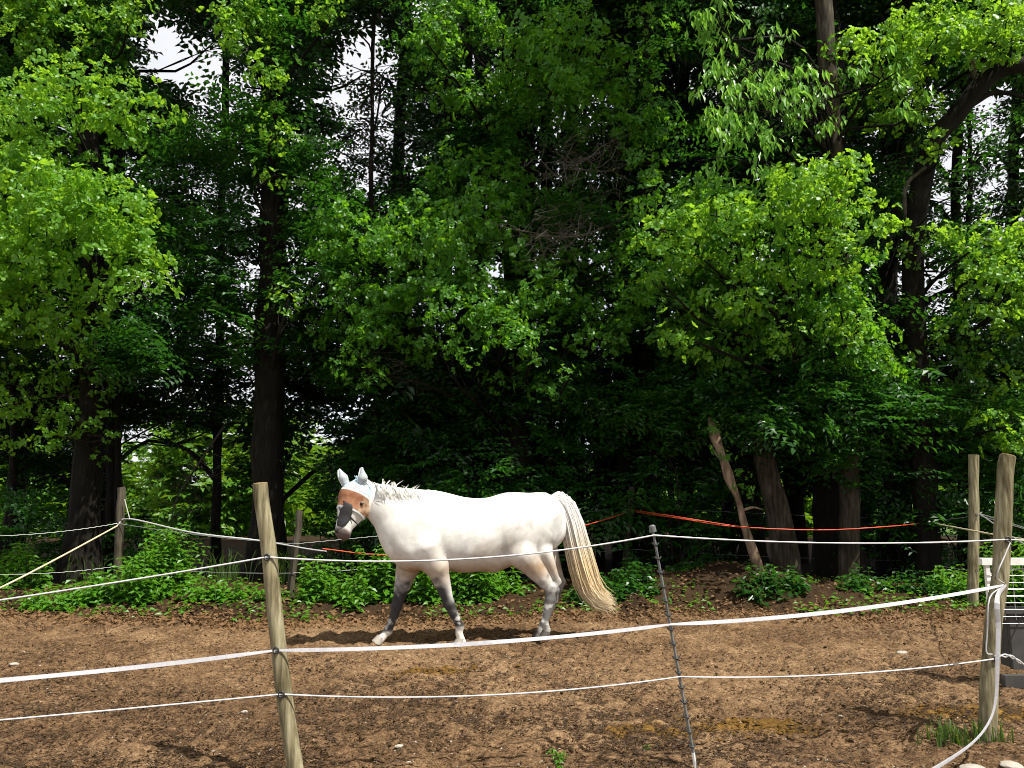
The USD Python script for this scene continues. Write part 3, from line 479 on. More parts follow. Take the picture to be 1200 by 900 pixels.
for i, (px, py, rx, h, n, lab) in enumerate(NET): nettle(lab, px, py, rx * 1.05, leaf='beech_leaf' if 680 < px < 1100 else 'nettle_leaf', h=0.8 * h if 680 < px < 1100 else  h * (1.45 if h > .44 else 1.05), n=int(n * (2.0 if h > .44 else 1.5) * (.45 if 850 < px < 1100 or 220 < px < 330 else 1)), seed=500 + i)  # clumps right of the tail take a darker leaf as painted shade
nettle('tiny bright seedling at the bottom edge left of the grey stake', 655, 897, .06, .07, 6, 601, name='seedling'); nettle('tiny seedling close to the foot of the grey stake', 768, 893, .04, .05, 4, 602, name='seedling')
def blades(label, name, px, py, rx, ry, h, n, seed, w=0.012, cat='grass', kind=None):
    r = np.random.default_rng(seed); c = ground(px, py); parts = []
    for k in range(n):
        b = c + [r.normal() * rx * 0.5, r.normal() * ry * 0.5, 0]; b[2] = gz(b[0], b[1]) - 0.01; a = r.uniform(0, 6.28); hh = h * r.uniform(0.5, 1.1); lean = r.uniform(0.15, 0.6) * hh
        S = [b, b + [math.cos(a) * lean * 0.3, math.sin(a) * lean * 0.3, hh * 0.6], b + [math.cos(a) * lean, math.sin(a) * lean, hh * (0.95 - 0.3 * lean / hh)]]; P = spline(S, 5)
        s = np.array([-math.sin(a), math.cos(a), 0]) * w; wv = np.array([1, .9, .7, .4, .05])[:, None]; V = np.vstack([P - s * wv, P + s * wv]); i5 = np.arange(4)
        parts.append((V, np.vstack([np.stack([i5, i5 + 1, i5 + 6], 1), np.stack([i5, i5 + 6, i5 + 5], 1)])))
    o = obj(name, join(parts), 'grass_blade'); tag(o, label, cat, None, kind)
blades('tuft of long grass behind the left front post', 'grass_tuft', 335, 690, 0.35, 0.3, 0.75, 60, 1); blades('tuft of long grass at the left edge under the wires', 'grass_tuft', 25, 690, 0.5, 0.4, 0.85, 80, 2); blades('tuft of long grass left of the left back post', 'grass_tuft', 95, 692, 0.5, 0.3, 0.55, 60, 3)
blades('tuft of grass left of the right front post foot', 'grass_tuft', 1112, 872, 0.14, 0.10, 0.17, 110, 4, 0.005); blades('tuft of grass at the right front post foot', 'grass_tuft', 1158, 868, 0.10, 0.08, 0.17, 90, 5, 0.005)
blades('tuft of long grass between the thin trunk and the thick beech', 'grass_tuft', 265, 690, 0.6, 0.4, 0.6, 70, 6)
rg = np.random.default_rng(31); n = 3600; x = rg.uniform(-8, 8, n); y = edge_y(x) + np.abs(rg.normal(size=n)) * 1.1 + 0.1
P = np.stack([x, y, height(x, y) + rg.uniform(0.0, 0.10, n)], 1); keep = meshkit.noise(P * [1.3, 1.3, 0], 5) > 0.42; P = P[keep]; m = len(P)
o = obj('ground_cover', leaf_mesh(P, np.stack([rg.normal(size=m), rg.normal(size=m), rg.uniform(-.1, .4, m)], 1), np.stack([rg.normal(size=m) * .3, rg.normal(size=m) * .3, np.ones(m)], 1), rg.uniform(.05, .10, m), rg.uniform(.03, .06, m)), 'nettle_leaf'); tag(o, 'low green ground cover along the edge of the wood', 'ground cover', None, 'stuff')
n = 9500; x = rg.uniform(-8, 8, n); y = edge_y(x) + rg.normal(size=n) * 0.28 + 0.02 + np.where(rg.random(n) < 0.35, rg.uniform(0, 2.5, n), 0)
o = obj('leaf_litter', leaf_mesh(np.stack([x, y, height(x, y) + 0.018], 1), np.stack([rg.normal(size=n), rg.normal(size=n), rg.uniform(-.2, .5, n)], 1), np.stack([rg.normal(size=n) * .5, rg.normal(size=n) * .5, np.ones(n)], 1), rg.uniform(.03, .085, n), rg.uniform(.02, .055, n)), 'dry_leaf'); tag(o, 'dry fallen leaves along the edge of the paddock', 'fallen leaves', None, 'stuff')

# loose stuff on the paddock
def scatter(n, seed, ylo=3.4, yhi=10.1):
    r = np.random.default_rng(seed); Yd = 1 / r.uniform(1 / yhi, 1 / ylo, n); x = r.uniform(-0.72, 0.72, n) * Yd; return r, x, Yd
r, x, y = scatter(150000, 41); patch = meshkit.fbm(np.stack([x * 1.1, y * 1.6, 0 * x], 1), 3, 9); k = patch > r.uniform(0.25, 0.75, len(x)); x, y = x[k], y[k]; m = len(x)
o = obj('straw_litter', leaf_mesh(np.stack([x, y, height(x, y) + 0.012], 1), np.stack([r.normal(size=m) * 1.5, r.normal(size=m), r.uniform(-.15, .25, m)], 1), np.stack([r.normal(size=m) * .4, r.normal(size=m) * .4, np.ones(m)], 1), r.uniform(.012, .06, m), r.uniform(.004, .014, m), 0.15, 0.05), 'straw'); tag(o, 'chopped straw and wood chips trodden into the paddock', 'straw', None, 'stuff')
OCT = np.array([[1, 0, 0], [-1, 0, 0], [0, 1, 0], [0, -1, 0], [0, 0, 1], [0, 0, -1]], float); OF = np.array([[0, 2, 4], [2, 1, 4], [1, 3, 4], [3, 0, 4], [2, 0, 5], [1, 2, 5], [3, 1, 5], [0, 3, 5]])
def lumps(name, label, cat, x, y, size, m, r, kind='stuff'):
    n = len(x); s = size * r.uniform(0.4, 1.5, (n, 1)) * r.uniform(0.5, 1.3, (n, 3)) * [1.3, 1, 0.6]; V = OCT[None] * (1 + 0.35 * r.normal(size=(n, 6, 1))) * s[:, None]
    a = r.uniform(0, 6.28, n); V = np.stack([V[..., 0] * np.cos(a)[:, None] - V[..., 1] * np.sin(a)[:, None], V[..., 0] * np.sin(a)[:, None] + V[..., 1] * np.cos(a)[:, None], V[..., 2]], -1)
    V = V + np.stack([x, y, height(x, y) + 0.006], 1)[:, None]
    o = obj(name, (V.reshape(-1, 3), (OF[None] + np.arange(n)[:, None, None] * 6).reshape(-1, 3)), m); tag(o, label, cat, None, kind)
r, x, y = scatter(15000, 42); k = meshkit.fbm(np.stack([x * 0.9, y * 1.3, 0 * x], 1), 3, 17) > r.uniform(0.3, 0.7, len(x)); lumps('soil_clods', 'crumbled brown clods of trodden earth', 'soil', x[k], y[k], 0.0105, 'clod', r)
r, x, y = scatter(1500, 43); lumps('pebbles', 'small pale pebbles strewn over the paddock', 'gravel', x, y, 0.0065, 'pale_stone', r)
r = np.random.default_rng(44)
for (px, py, s, lab) in ((505, 787, 0.22, 'crumbled ochre horse dung below the horse'), (880, 850, 0.3, 'crumbled ochre dung right of the grey stake'), (1130, 838, 0.3, 'crumbled ochre dung left of the right front post')):
    c = ground(px, py); lumps('dung', lab, 'dung', c[0] + r.normal(size=160) * s, c[1] + r.normal(size=160) * s * 0.5, 0.016, 'dung', r, 'stuff')
def stone(label, px, py, w, h, seed, d=None):
    c = ground(px, py); c[2] = gz(c[0], c[1]); m = trimesh.creation.icosphere(3); v = np.array(m.vertices); v *= (1 + 0.5 * (meshkit.fbm(v * 1.4 + seed, 3, seed)[:, None] - 0.5)); w, h = w * .75, h * .8; v = v * [w / 2, d or w / 3, h / 2] + c + [0, 0, h * 0.15]
    o = obj('stone', (v, m.faces), 'pale_stone', smooth=40); tag(o, label, 'stone')
stone('large pale stone at the bottom edge beside the right front post', 1142, 899, 0.20, 0.07, 1, 0.08); stone('pale stone in the bottom right corner', 1186, 898, 0.16, 0.05, 2, 0.06)
stone('flat pale stone left of the left front post low down', 286, 834, 0.07, 0.03, 3); stone('small white stone at the bottom left of the paddock', 88, 893, 0.06, 0.035, 4); stone('white stone below the lowest rope in the middle', 468, 876, 0.08, 0.03, 5); stone('small white stone right of the grey stake', 985, 838, 0.05, 0.02, 6); stone('white pebble by the bottom edge left of middle', 479, 897, 0.05, 0.03, 7)
stone('pale stone by the leaves under the horse head', 428, 716, 0.12, 0.06, 8); stone('grey-white stone in front of the wire pen', 1057, 768, 0.15, 0.05, 9); stone('white stone at left edge of the paddock', 16, 780, 0.12, 0.035, 10)
# ---------------------------------------------------------------- the horse
HO, HA = np.array([at(557, 573, 8.34)[0], 8.34, 0.0]), math.radians(14)
HF, HN = np.array([-math.cos(HA), -math.sin(HA), 0]), np.array([math.sin(HA), -math.cos(HA), 0])
def hp(px, py, l=0.0):
    """The point seen at a pixel, on the horse's own plane l metres towards the near side."""
    d = ray(px, py); e = np.array([0, 0, EYE]); return e + d * ((l - (e - HO) @ HN) / (d @ HN))
def loc(P): q = np.asarray(P, float) - HO; return np.stack([q @ HF, q @ HN, q[..., 2]], -1)      # forward, near side, up
def wld(q): q = np.asarray(q, float); return HO + q[..., :1] * HF + q[..., 1:2] * HN + q[..., 2:] * np.array([0, 0, 1.0])
def smin(a, b, k): h = np.clip(0.5 + 0.5 * (b - a) / k, 0, 1); return b + (a - b) * h - k * h * (1 - h)
def cone(G, a, b, ra, rb, sy=1.0):
    """Distance to a round cone; sy flattens it sideways."""
    a, b = np.array(a, float), np.array(b, float); m = np.array([1, 1 / sy, 1]); p = (G - a) * m; d = (b - a) * m
    t = np.clip((p @ d) / max(d @ d, 1e-9), 0, 1); return (np.linalg.norm(p - t[..., None] * d, axis=-1) - (ra + (rb - ra) * t)) * min(1, sy + 0.15)
def surface(f, lo, hi, step):
    """Surface nets: one smooth closed mesh where f = 0."""
    lo, hi = np.asarray(lo, float), np.asarray(hi, float); n = np.ceil((hi - lo) / step).astype(int) + 1
    G = lo + np.stack(np.meshgrid(*[np.arange(k) for k in n], indexing='ij'), -1) * step; D = f(G); S = D < 0
    C = [(i, j, k) for i in (0, 1) for j in (0, 1) for k in (0, 1)]; cs = lambda A, c: A[c[0]:n[0] - 1 + c[0], c[1]:n[1] - 1 + c[1], c[2]:n[2] - 1 + c[2]]
    acc = np.zeros((*(n - 1), 3)); cnt = np.zeros(n - 1)
    for a in C:
        for b in C:
            if sum(b) == sum(a) + 1 and all(y >= x for x, y in zip(a, b)):
                da, db = cs(D, a), cs(D, b); x = (da < 0) != (db < 0); t = np.where(x, da / np.where(x, da - db, 1), 0)
                acc += np.where(x[..., None], np.array(a) + t[..., None] * (np.array(b) - np.array(a)), 0); cnt += x
    on = cnt > 0; idx = -np.ones(n - 1, int); idx[on] = np.arange(on.sum()); V = lo + (np.argwhere(on) + acc[on] / cnt[on][:, None]) * step; F = []
    for ax in range(3):
        u, v = (ax + 1) % 3, (ax + 2) % 3; s0 = [slice(1, -1)] * 3; s1 = [slice(1, -1)] * 3; s0[ax] = slice(0, -1); s1[ax] = slice(1, None)
        A, B = S[tuple(s0)], S[tuple(s1)]; w = np.argwhere(A != B); w[:, u] += 1; w[:, v] += 1; flip = ~S[tuple(w.T)]
        du, dv = np.eye(3, dtype=int)[u], np.eye(3, dtype=int)[v]; q = np.stack([idx[tuple((w + o).T)] for o in (-du - dv, -dv, 0 * du, -du)], 1); q[flip] = q[flip][:, ::-1]
        F += [q[:, [0, 1, 2]], q[:, [0, 2, 3]]]
    m = trimesh.Trimesh(V, np.vstack(F), process=False); trimesh.smoothing.filter_taubin(m, 0.5, 0.52, 6); return np.array(m.vertices), np.array(m.faces)
def L(px, py, l=0.0): return loc(hp(px, py, l))
def foot(px, l, z):   # the point of that upright line through the pixel column with height z
    q = L(px, 740, l); w = HO + q[0] * HF + q[1] * HN; q[2] = z + gz(w[0], w[1]); return q
# joints, from the photograph; near side l > 0
LEGS = {'near_fore': [L(500, 640, .15), L(512, 664, .15), L(526, 707, .10), L(531, 718, .09), L(539, 734, .08), L(538, 742, .08), foot(541, .08, .045)],
        'far_fore': [L(484, 640, -.14), L(477, 668, -.14), L(465, 710, -.13), L(462, 721, -.13), L(455, 739, -.13), L(449, 746, -.13), foot(446, -.13, .05)],
        'near_hind': [L(628, 622, .13), L(611, 648, .16), L(645, 690, .13), L(644, 702, .13), L(638, 731, .13), L(641, 738, .13), L(640, 743, .13)],
        'far_hind': [L(634, 625, -.13), L(622, 650, -.15), L(651, 690, -.13), L(649, 702, -.13), L(637, 731, -.13), L(634, 738, -.13), foot(632, -.13, .045)]}
RF, RH = [.16, .098, .056, .044, .043, .035, .045], [.24, .135, .058, .047, .042, .035, .04]
HEAD_T = 0.16   # the muzzle turned towards the near side
poll, brow, cheek, nose, muz = L(424, 572, .02), L(415, 583, .07), L(410, 598, .11), L(405, 612, .14), L(402, 622, HEAD_T)
jaw, chin = L(421, 598, .06), L(405, 628, .15)
def head_sdf(G):
    d = cone(G, poll, brow, .105, .135, .85); d = smin(d, cone(G, brow, cheek, .135, .115, .9), .05); d = smin(d, cone(G, jaw, L(412, 612, .11), .095, .06, .8), .05)
    d = smin(d, cone(G, cheek, nose, .112, .085), .04); d = smin(d, cone(G, nose, muz, .082, .082), .03); return smin(d, cone(G, muz, chin, .062, .045), .03)
EARS = [(L(424, 570, .09), L(425, 560, .12), L(424, 549, .13)), (L(406, 569, -.05), L(402, 560, -.06), L(398, 551, -.07))]
def ear_sdf(G, k, grow=0.0):
    a, b, c = EARS[k]; d = smin(cone(G, a, b, .036 + grow, .042 + grow), cone(G, b, c, .042 + grow, .010 + grow), .015)
    return d
def body_sdf(G):
    d = cone(G, L(487, 623), L(555, 627), .375, .36, .70); d = smin(d, cone(G, L(545, 628), L(600, 619), .36, .335, .78), .10)
    d = smin(d, cone(G, L(600, 616), L(630, 611), .35, .31, .82), .10); d = smin(d, cone(G, L(634, 610), L(640, 622), .26, .20, .95), .08)
    d = smin(d, cone(G, L(516, 604), L(524, 600), .155, .12, .5), .14)                                       # withers
    d = smin(d, cone(G, L(640, 590), L(645, 590), .09, .05), .06)                                             # root of the tail
    d = smin(d, cone(G, L(475, 634), L(485, 645), .175, .20, .95), .08)                                        # breast
    d = smin(d, cone(G, L(498, 612), L(473, 605, .01), .325, .265, .50), .10); d = smin(d, cone(G, L(473, 605, .01), L(450, 592, .015), .265, .195, .46), .07); d = smin(d, cone(G, L(450, 592, .015), L(430, 580, .02), .195, .13, .58), .05)
    d = smin(d, head_sdf(G), .035)
    for k in (0, 1): d = smin(d, ear_sdf(G, k, -.006), .02)
    for s in (1, -1):
        d = smin(d, cone(G, L(497, 612, .15 * s), L(479, 638, .15 * s), .18, .125, .6), .07); d = smin(d, cone(G, L(479, 641, .15 * s), L(503, 655, .15 * s), .12, .14, .7), .06)   # shoulder
    for name, J in LEGS.items():
        R = RF if 'fore' in name else RH; sg = 1 if 'near' in name else -1
        for i in range(6):
            if i == 0 and 'hind' in name: d = smin(d, cone(G, J[0], J[1], .24, .15, .55), .07); continue
            lk = .05 if i < 2 else .018
            if i == 1:
                ra, rb = (.115, .052) if 'fore' in name else (.15, .056); d = smin(d, cone(G, J[1], J[2], ra, rb, .85), lk); continue
            if i == 3: d = smin(d, cone(G, J[3], J[4] * .85 + J[3] * .15, .042, .034), lk)
            d = smin(d, cone(G, J[i], J[i + 1], R[i], R[i + 1] * (.82 if i == 3 else 1)), lk)
        d = smin(d, cone(G, J[4], J[4], R[4] + .004, R[4] + .004), .012)
        if 'hind' in name:
            pt = J[2] + np.array([-.085, 0, .07]); d = smin(d, cone(G, pt, J[3], .030, .035), .03); d = smin(d, cone(G, J[1] * .45 + J[0] * .55 + [-.16, 0, -.12], pt, .09, .024), .05); d = smin(d, cone(G, J[2], J[2], .062, .062), .02)
        else: d = smin(d, cone(G, J[2], J[2] + [.012, 0, 0], .056, .052), .02)
    d = smin(d, cone(G, np.array(L(578, 650)), L(600, 643), .185, .16, .9), .08)                               # flank
    return d
hlo, hhi = np.array([L(660, 700)[0] - .2, -.55, -.03]), np.array([L(390, 600)[0] + .1, .55, L(424, 548)[2] + .06])
hv, hf = surface(body_sdf, hlo, hhi, 0.0125)
horse = thing('horse', 'white grey horse walking left wearing a fly mask, dark mottled legs', 'horse', HO)
# coat: white, grey mottled legs with pale pasterns, dark nose, underside dusty and darkened with painted shade
nz = meshkit.fbm(hv * 16, 3, 3); nz2 = meshkit.fbm(hv * 5, 3, 8)
white, grey, dust_shade, dark = np.array([.66, .65, .615]), np.array([.034, .033, .033]), np.array([.30, .215, .14]), np.array([.05, .047, .045])
low = np.zeros(len(hv)); pas = np.zeros(len(hv))
for name, J in LEGS.items():
    dl = np.min([np.linalg.norm(hv - (J[i] + (J[i + 1] - J[i]) * t), axis=1) for i in range(1, 6) for t in np.linspace(0, 1, 8)], 0); near = dl < .17
    top = J[1][2] - .06 if 'fore' in name else J[2][2] + .14; f = sstep(top + .06, top - .20, hv[:, 2] + .30 * (nz - .5)) * near
    if name == 'near_fore': f *= 1 - 0.75 * sstep(.02, -.06, (hv[:, 0] - np.interp(hv[:, 2], [J[2][2], J[1][2]], [J[2][0], J[1][0]]))) * sstep(J[2][2] - .02, J[2][2] + .1, hv[:, 2])
    f *= 1 - .6 * sstep(.55, .66, nz) * sstep(J[2][2] - .05, J[3][2] - .05, hv[:, 2]); low = np.maximum(low, f * (1.0 if 'fore' in name else .85))
    pas = np.maximum(pas, near * sstep(J[4][2] + .02, J[4][2] - .03, hv[:, 2]) * (.9 if 'fore' in name else .35))
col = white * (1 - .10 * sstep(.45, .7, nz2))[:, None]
du = (.85 * sstep(1.0, .74, hv[:, 2]) + .25 * sstep(.55, .7, nz2)) * sstep(.5, .8, hv[:, 2]) * sstep(1.3, 1.0, hv[:, 2]); rump = .50 * sstep(.45, .62, meshkit.fbm(hv * [11, 9, 4], 4, 31)) * sstep(.8, -.4, hv[:, 0]) * sstep(.7, .9, hv[:, 2]); col = col * (1 - rump[:, None]) + np.array([.30, .30, .30]) * rump[:, None]  # du: dust patches plus shade painted towards the belly
col = col * (1 - du[:, None]) + dust_shade * du[:, None]
col = col * (1 - low[:, None]) + grey * (.25 + 1.5 * nz2[:, None]) * low[:, None]; col = col * (1 - pas[:, None]) + np.array([.62, .59, .54]) * pas[:, None]
hd = head_sdf(hv); tt = np.clip(((hv - cheek) @ (muz - cheek)) / ((muz - cheek) @ (muz - cheek)), -1, 2); onh = sstep(.03, .0, hd)
mz = onh * sstep(.86, 1.1, tt + .25 * (nz - .5)); col = col * (1 - mz[:, None]) + np.array([.10, .075, .068]) * mz[:, None]
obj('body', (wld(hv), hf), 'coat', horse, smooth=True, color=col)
# hooves
for name, J in LEGS.items():
    c = J[6].copy(); d = np.array([.035, 0, 0]); b = c - [0, 0, .04]; tilt = np.zeros(3)
    if name == 'near_hind': b = c + [-.01, 0, -.055]; tilt = np.array([0, 0, .02])
    a = J[5] * .25 + c * .75 + [0, 0, .02]; P = np.array([a, (a + b + d) / 2, b + d]); v, f = tube(P, [.043, .052, .062], 14, True, (1, 1)); v[:, 2] = np.maximum(v[:, 2], b[2] - .004)
    obj('hoof', (wld(v), f), 'hoof_horn' if 'fore' in name else 'dark_hoof', horse, smooth=40, label='pale hoof' if 'fore' in name else 'dark hoof')
for s in (1, -1):
    c = muz + np.array([.055, .035 * s + .01, .005]); m = trimesh.creation.icosphere(2, 1.0); obj('nostril', (wld(np.array(m.vertices) * [.016, .012, .022] + c + [.012, .02 * s, 0]), m.faces), 'eye_dark', horse, smooth=True)
# fly mask: a cloth shell over the face with ear covers
ax = unit(muz - poll); side = unit(np.cross([0, 0, 1.0], ax)); fr = np.array([.50, .86, 0.0]); fr = unit(fr - ax * (fr @ ax)); side = np.cross(fr, ax); side = side if side[0] < 0 else -side; ml = np.linalg.norm(muz - poll)
def along(G): return (G - poll) @ ax / ml
def mask_sdf(G):
    t = along(G); a = (G - poll) @ fr; low_edge = .62 + .35 * np.clip(a - .02, -.2, .2) * 0 - .9 * np.clip(-a - .02, 0, .12) * 0
    return np.maximum(np.maximum(head_sdf(G) - .013, t - low_edge), -.14 - t - .0 * a)
mlo, mhi = np.minimum.reduce([poll, jaw, muz, brow]) - .22, np.maximum.reduce([poll, jaw, muz, brow]) + .22
mv, mf = surface(mask_sdf, mlo, mhi, 0.009)
t = along(mv); a = (mv - poll) @ fr; b = (mv - poll) @ side; nm = meshkit.fbm(mv * 26, 3, 21)
brown = np.array([.19, .095, .052]); tan = np.array([.40, .275, .175]); mc = brown + (tan - brown) * sstep(.35, .65, nm)[:, None]
rust = sstep(.06, .12, a) * .8; mc = mc * (1 - rust[:, None]) + np.array([.20, .075, .035]) * rust[:, None]
blue = sstep(.185, .15, t + .10 * (np.abs(b - .02) < 0)); mc = mc * (1 - blue[:, None]) + np.array([.36, .50, .58]) * blue[:, None]
rim = np.maximum(sstep(.03, .015, abs(t - .205)), sstep(.56, .585, t)); mc = mc * (1 - rim[:, None]) + np.array([.55, .60, .60]) * rim[:, None]
mask = obj('fly_mask', (wld(mv), mf), 'mask_cloth', horse, smooth=True, color=mc, label='brown fly mask with pale blue ears and brow band')
def mask_part(name, f, m, lo=None, hi=None, step=.008, **k):
    v, q = surface(f, mlo if lo is None else lo, mhi if hi is None else hi, step); return obj(name, (wld(v), q), m, mask, smooth=True, **k)
for k in (0, 1):
    E = np.array(EARS[k]); mask_part('ear_cover', lambda G: ear_sdf(G, k, .006), 'grey_cloth', E.min(0) - .09, E.max(0) + .09)
    ia = E[1] + np.array([.036, .01, -.01]); obj('ear_seam', tube(spline([wld(E[0] + [.042, .012, 0]), wld(E[1] + [.046, .012, 0]), wld(E[2] + [.016, .004, .0])], 8), .006, 6), 'pale_trim', mask)
def nose_f(G):
    t = along(G); a = (G - poll) @ fr; b = (G - poll) @ side; return np.maximum.reduce([np.abs(head_sdf(G) - .012) - .007, .50 - t, t - .99, .02 - a, np.abs(b - .01 + .05 * (t - .7)) - .062 * np.sqrt(np.clip(1.02 - ((t - .745) / .27) ** 2, 0, 1))])
mask_part('nose_flap', nose_f, 'black_mesh', label='black mesh nose flap')
sd = unit(side * .85 + fr * .5)
for s, l in ((1, .093), (-1, .085)):
    q = brow * .55 + cheek * .45; d = unit(side * s + fr * .42); lo_, hi_ = 0, .3
    for _ in range(30):
        mid = (lo_ + hi_) / 2; lo_, hi_ = (mid, hi_) if head_sdf((q + d * mid)[None])[0] < .014 else (lo_, mid)
    m = trimesh.creation.icosphere(2, 1.0); obj('eye', (wld(np.array(m.vertices) * [.022, .016, .015] + q + d * (lo_ + .001)), m.faces), 'eye_dark', mask, smooth=True)
# mane, forelock and tail: locks of hair
def lock(P, r, n=9, sides=4): return tube(spline(P, n), r * np.array([.7, 1, 1, .95, .9, .8, .6, .4, .08])[:n], sides)
rh = np.random.default_rng(12); locks = []
crest = spline([L(431, 566, .02), L(448, 571, .015), L(470, 574, .01), L(490, 579, .0), L(508, 586), L(520, 590)], 60)
for k in range(240):
    u = rh.integers(6, 60); o = crest[u] + [rh.normal() * .012, rh.normal() * .015, -.03]; wild = rh.random(); s = 1 if u < 14 or rh.random() < .8 else -1
    if wild < .13: d = np.array([rh.normal() * .05 - .03, rh.normal() * .03, rh.uniform(.05, .12)]); pts = [o, o + d * .6, o + d * [1.6, 1.4, 1.0]]
    else:
        ln = rh.uniform(.02, .09); pts = [o, o + [-.02, .05 * s, .045], o + [-.04 + rh.normal() * .02, .10 * s + .02, -.01], o + [-.06 + rh.normal() * .03, (.12 + .05 * ln) * s, -.02 - ln]]
        pts = pts if s > 0 else pts
    locks.append(lock([wld(p) for p in np.array(pts)], rh.uniform(.003, .0065)))
for (px, py, hh) in ((449, 569, .10), (451, 570, .08), (461, 572, .11), (463, 572, .09), (465, 573, .07)):
    for k in range(3): o = L(px, py, .015) + rh.normal(size=3) * .006 - [0, 0, .02]; locks.append(lock([wld(o), wld(o + [.012, 0, hh * .6]), wld(o + [.02 - .01 * k, .01, hh * .8 + .02 * rh.random()])], .007))
v, f = join(locks); obj('mane', (v, f), 'horse_hair', horse, color=np.tile([.72, .71, .67], (len(v), 1)) * (.92 + .12 * rh.random((len(v) // 2 + 1, 1)).repeat(2, 0)[:len(v)]), kind='stuff')
tl = []; tc = []
C0 = [L(644, 586), L(658, 585), L(668, 603), L(675, 632), L(682, 660), L(690, 686), L(702, 702), L(717, 709)]; SPL = spline(C0, 40)
for k in range(1100):
    a, q = rh.uniform(0, 6.28), math.sqrt(rh.random()); wob = rh.normal(size=3) * .012; end = rh.integers(34, 41) if rh.random() < .85 else rh.integers(22, 34)
    ox, oy = q * math.cos(a), q * math.sin(a); pts = []
    for i in np.linspace(0, end - 1, 9).astype(int):
        u = i / 39; wdt = np.interp(u, [0, .12, .35, .6, .8, 1], [.04, .075, .11, .12, .10, .045]); T = unit(SPL[min(i + 1, 39)] - SPL[max(i - 1, 0)]); Np = np.array([T[2], 0, -T[0]])
        pts.append(SPL[i] + Np * ox * wdt + np.array([0, 1, 0]) * oy * wdt * .65 + wob * u * 3)
    if rh.random() < .07: pts[-1] = pts[-1] + np.array([rh.uniform(-.06, .02), rh.uniform(0, .05), rh.uniform(-.08, .02)]); pts[-2] = pts[-2] + np.array([-.03, 0, 0])
    v, f = lock([wld(p) for p in pts], rh.uniform(.004, .0085)); tl.append((v, f)); z = v[:, 2]
    g = sstep(1.25, .75, z); tone = rh.uniform(.9, 1.05); cc = (np.array([.66, .65, .62]) * (1 - g[:, None]) + np.array([.70, .555, .335]) * g[:, None]) * tone; w = sstep(.52, .40, z) * .45; cc = cc * (1 - w[:, None]) + np.array([.68, .60, .44]) * w[:, None]; tc.append(cc)
cw = np.interp(np.linspace(0, 1, 40), [0, .12, .35, .6, .8, .93, 1], [.03, .055, .085, .095, .085, .05, .01]); v, f = tube(wld(SPL), cw, 12, True, (.65, 1), 0, HN); z = v[:, 2]; g = sstep(1.25, .75, z)
tl.append((v, f)); tc.append(np.array([.62, .61, .58]) * (1 - g[:, None]) + np.array([.64, .50, .29]) * g[:, None])
v, f = join(tl); obj('tail', (v, f), 'horse_hair', horse, smooth=True, color=np.vstack(tc), label='long tail, white above and straw-yellow below')

# ---------------------------------------------------------------- fences
def post(label, top, bot, rad, m='post_wood', seed=0, name='wooden_post', wob=0.012, cut='cut_wood', group=None):
    r = np.random.default_rng(seed); b, tp = np.asarray(bot, float), np.asarray(top, float); t = thing(name, label, 'post', b, group)
    P = b + (tp - b) * np.linspace(0, 1, 26)[:, None]; P[1:-1, :2] += (meshkit.noise(np.stack([np.arange(24) * .22, np.zeros(24), np.zeros(24)], 1) + seed, seed)[:, None] - .5) * 2 * wob * [1, .4]
    P = np.vstack([b - (tp - b) * .15, P]); R = np.linspace(rad * 1.05, rad * .96, 27); v, f = tube(P, R, 18, True)
    n = 27 * 18; c = np.repeat(P, 18, 0); v[:n] += (v[:n] - c) * (meshkit.fbm(v[:n] * [16, 16, 3] + seed, 3, seed)[:, None] - .5) * .22
    obj('shaft', (v, f), m, t, smooth=50); ax = unit(P[-1] - P[-2])
    if cut: obj('cut_end', tube([P[-1] + ax * .001, P[-1] + ax * .006], [rad * .93, rad * .88], 18), cut, t, smooth=40)
    t_P = P[1:]; return t, t_P, lambda z: np.array([np.interp(z, t_P[:, 2], t_P[:, i]) for i in range(3)])
def on_post(fn, px, py, Yd, rad, side=-1):
    """The place on the post's face at the height of a pixel row."""
    z = at(px, py, Yd)[2]; c = fn(z); return c + np.array([0, side * rad, 0])
def sag_line(A, B, px_mid=None, sag=0.0, n=18):
    A, B = np.asarray(A), np.asarray(B); u = np.linspace(0, 1, n)[:, None]; P = A + (B - A) * u; P[:, 2] -= (4 * sag * u * (1 - u))[:, 0]; return P
def rope(name, label, cat, lines, m, r=0.006, flat=None, group=None, sides=6, twist=0.0, up=(0, 0, 1)):
    o = obj(name, join([tube(P, r, sides, True, flat, twist, up) for P in lines]), m, smooth=60 if flat is None else False); return tag(o, label, cat, group)
def ring(parent, c, name='insulator', m='black_plastic', s=1.0):
    q = trimesh.creation.torus(0.014 * s, 0.0045 * s, 14, 8); q.apply_transform(trimesh.transformations.rotation_matrix(math.pi / 2, [1, 0, 0])); v = np.array(q.vertices) + c + [0, -0.004, 0]
    obj(name, join([(v, q.faces), tube([c + [0, 0.03, 0], c + [0, 0.008, 0]], 0.006 * s, 8)]), m, parent, smooth=50)
YL, YR, YS = 4.22, 4.95, 4.42
lb = ground(346, 913); rbp = ground(1156, 868); sb = ground(816, 899)
for b in (lb, rbp, sb): b[2] = gz(b[0], b[1])
PL, _, fl = post('leaning front post left of the horse, pale round wood', at(305, 567, lb[1]), lb, 0.044, seed=3)
PR, _, fr_ = post('tall front post at the right hung with white tape', at(1181, 535, rbp[1] + .05), rbp, 0.052, seed=8, wob=.02)
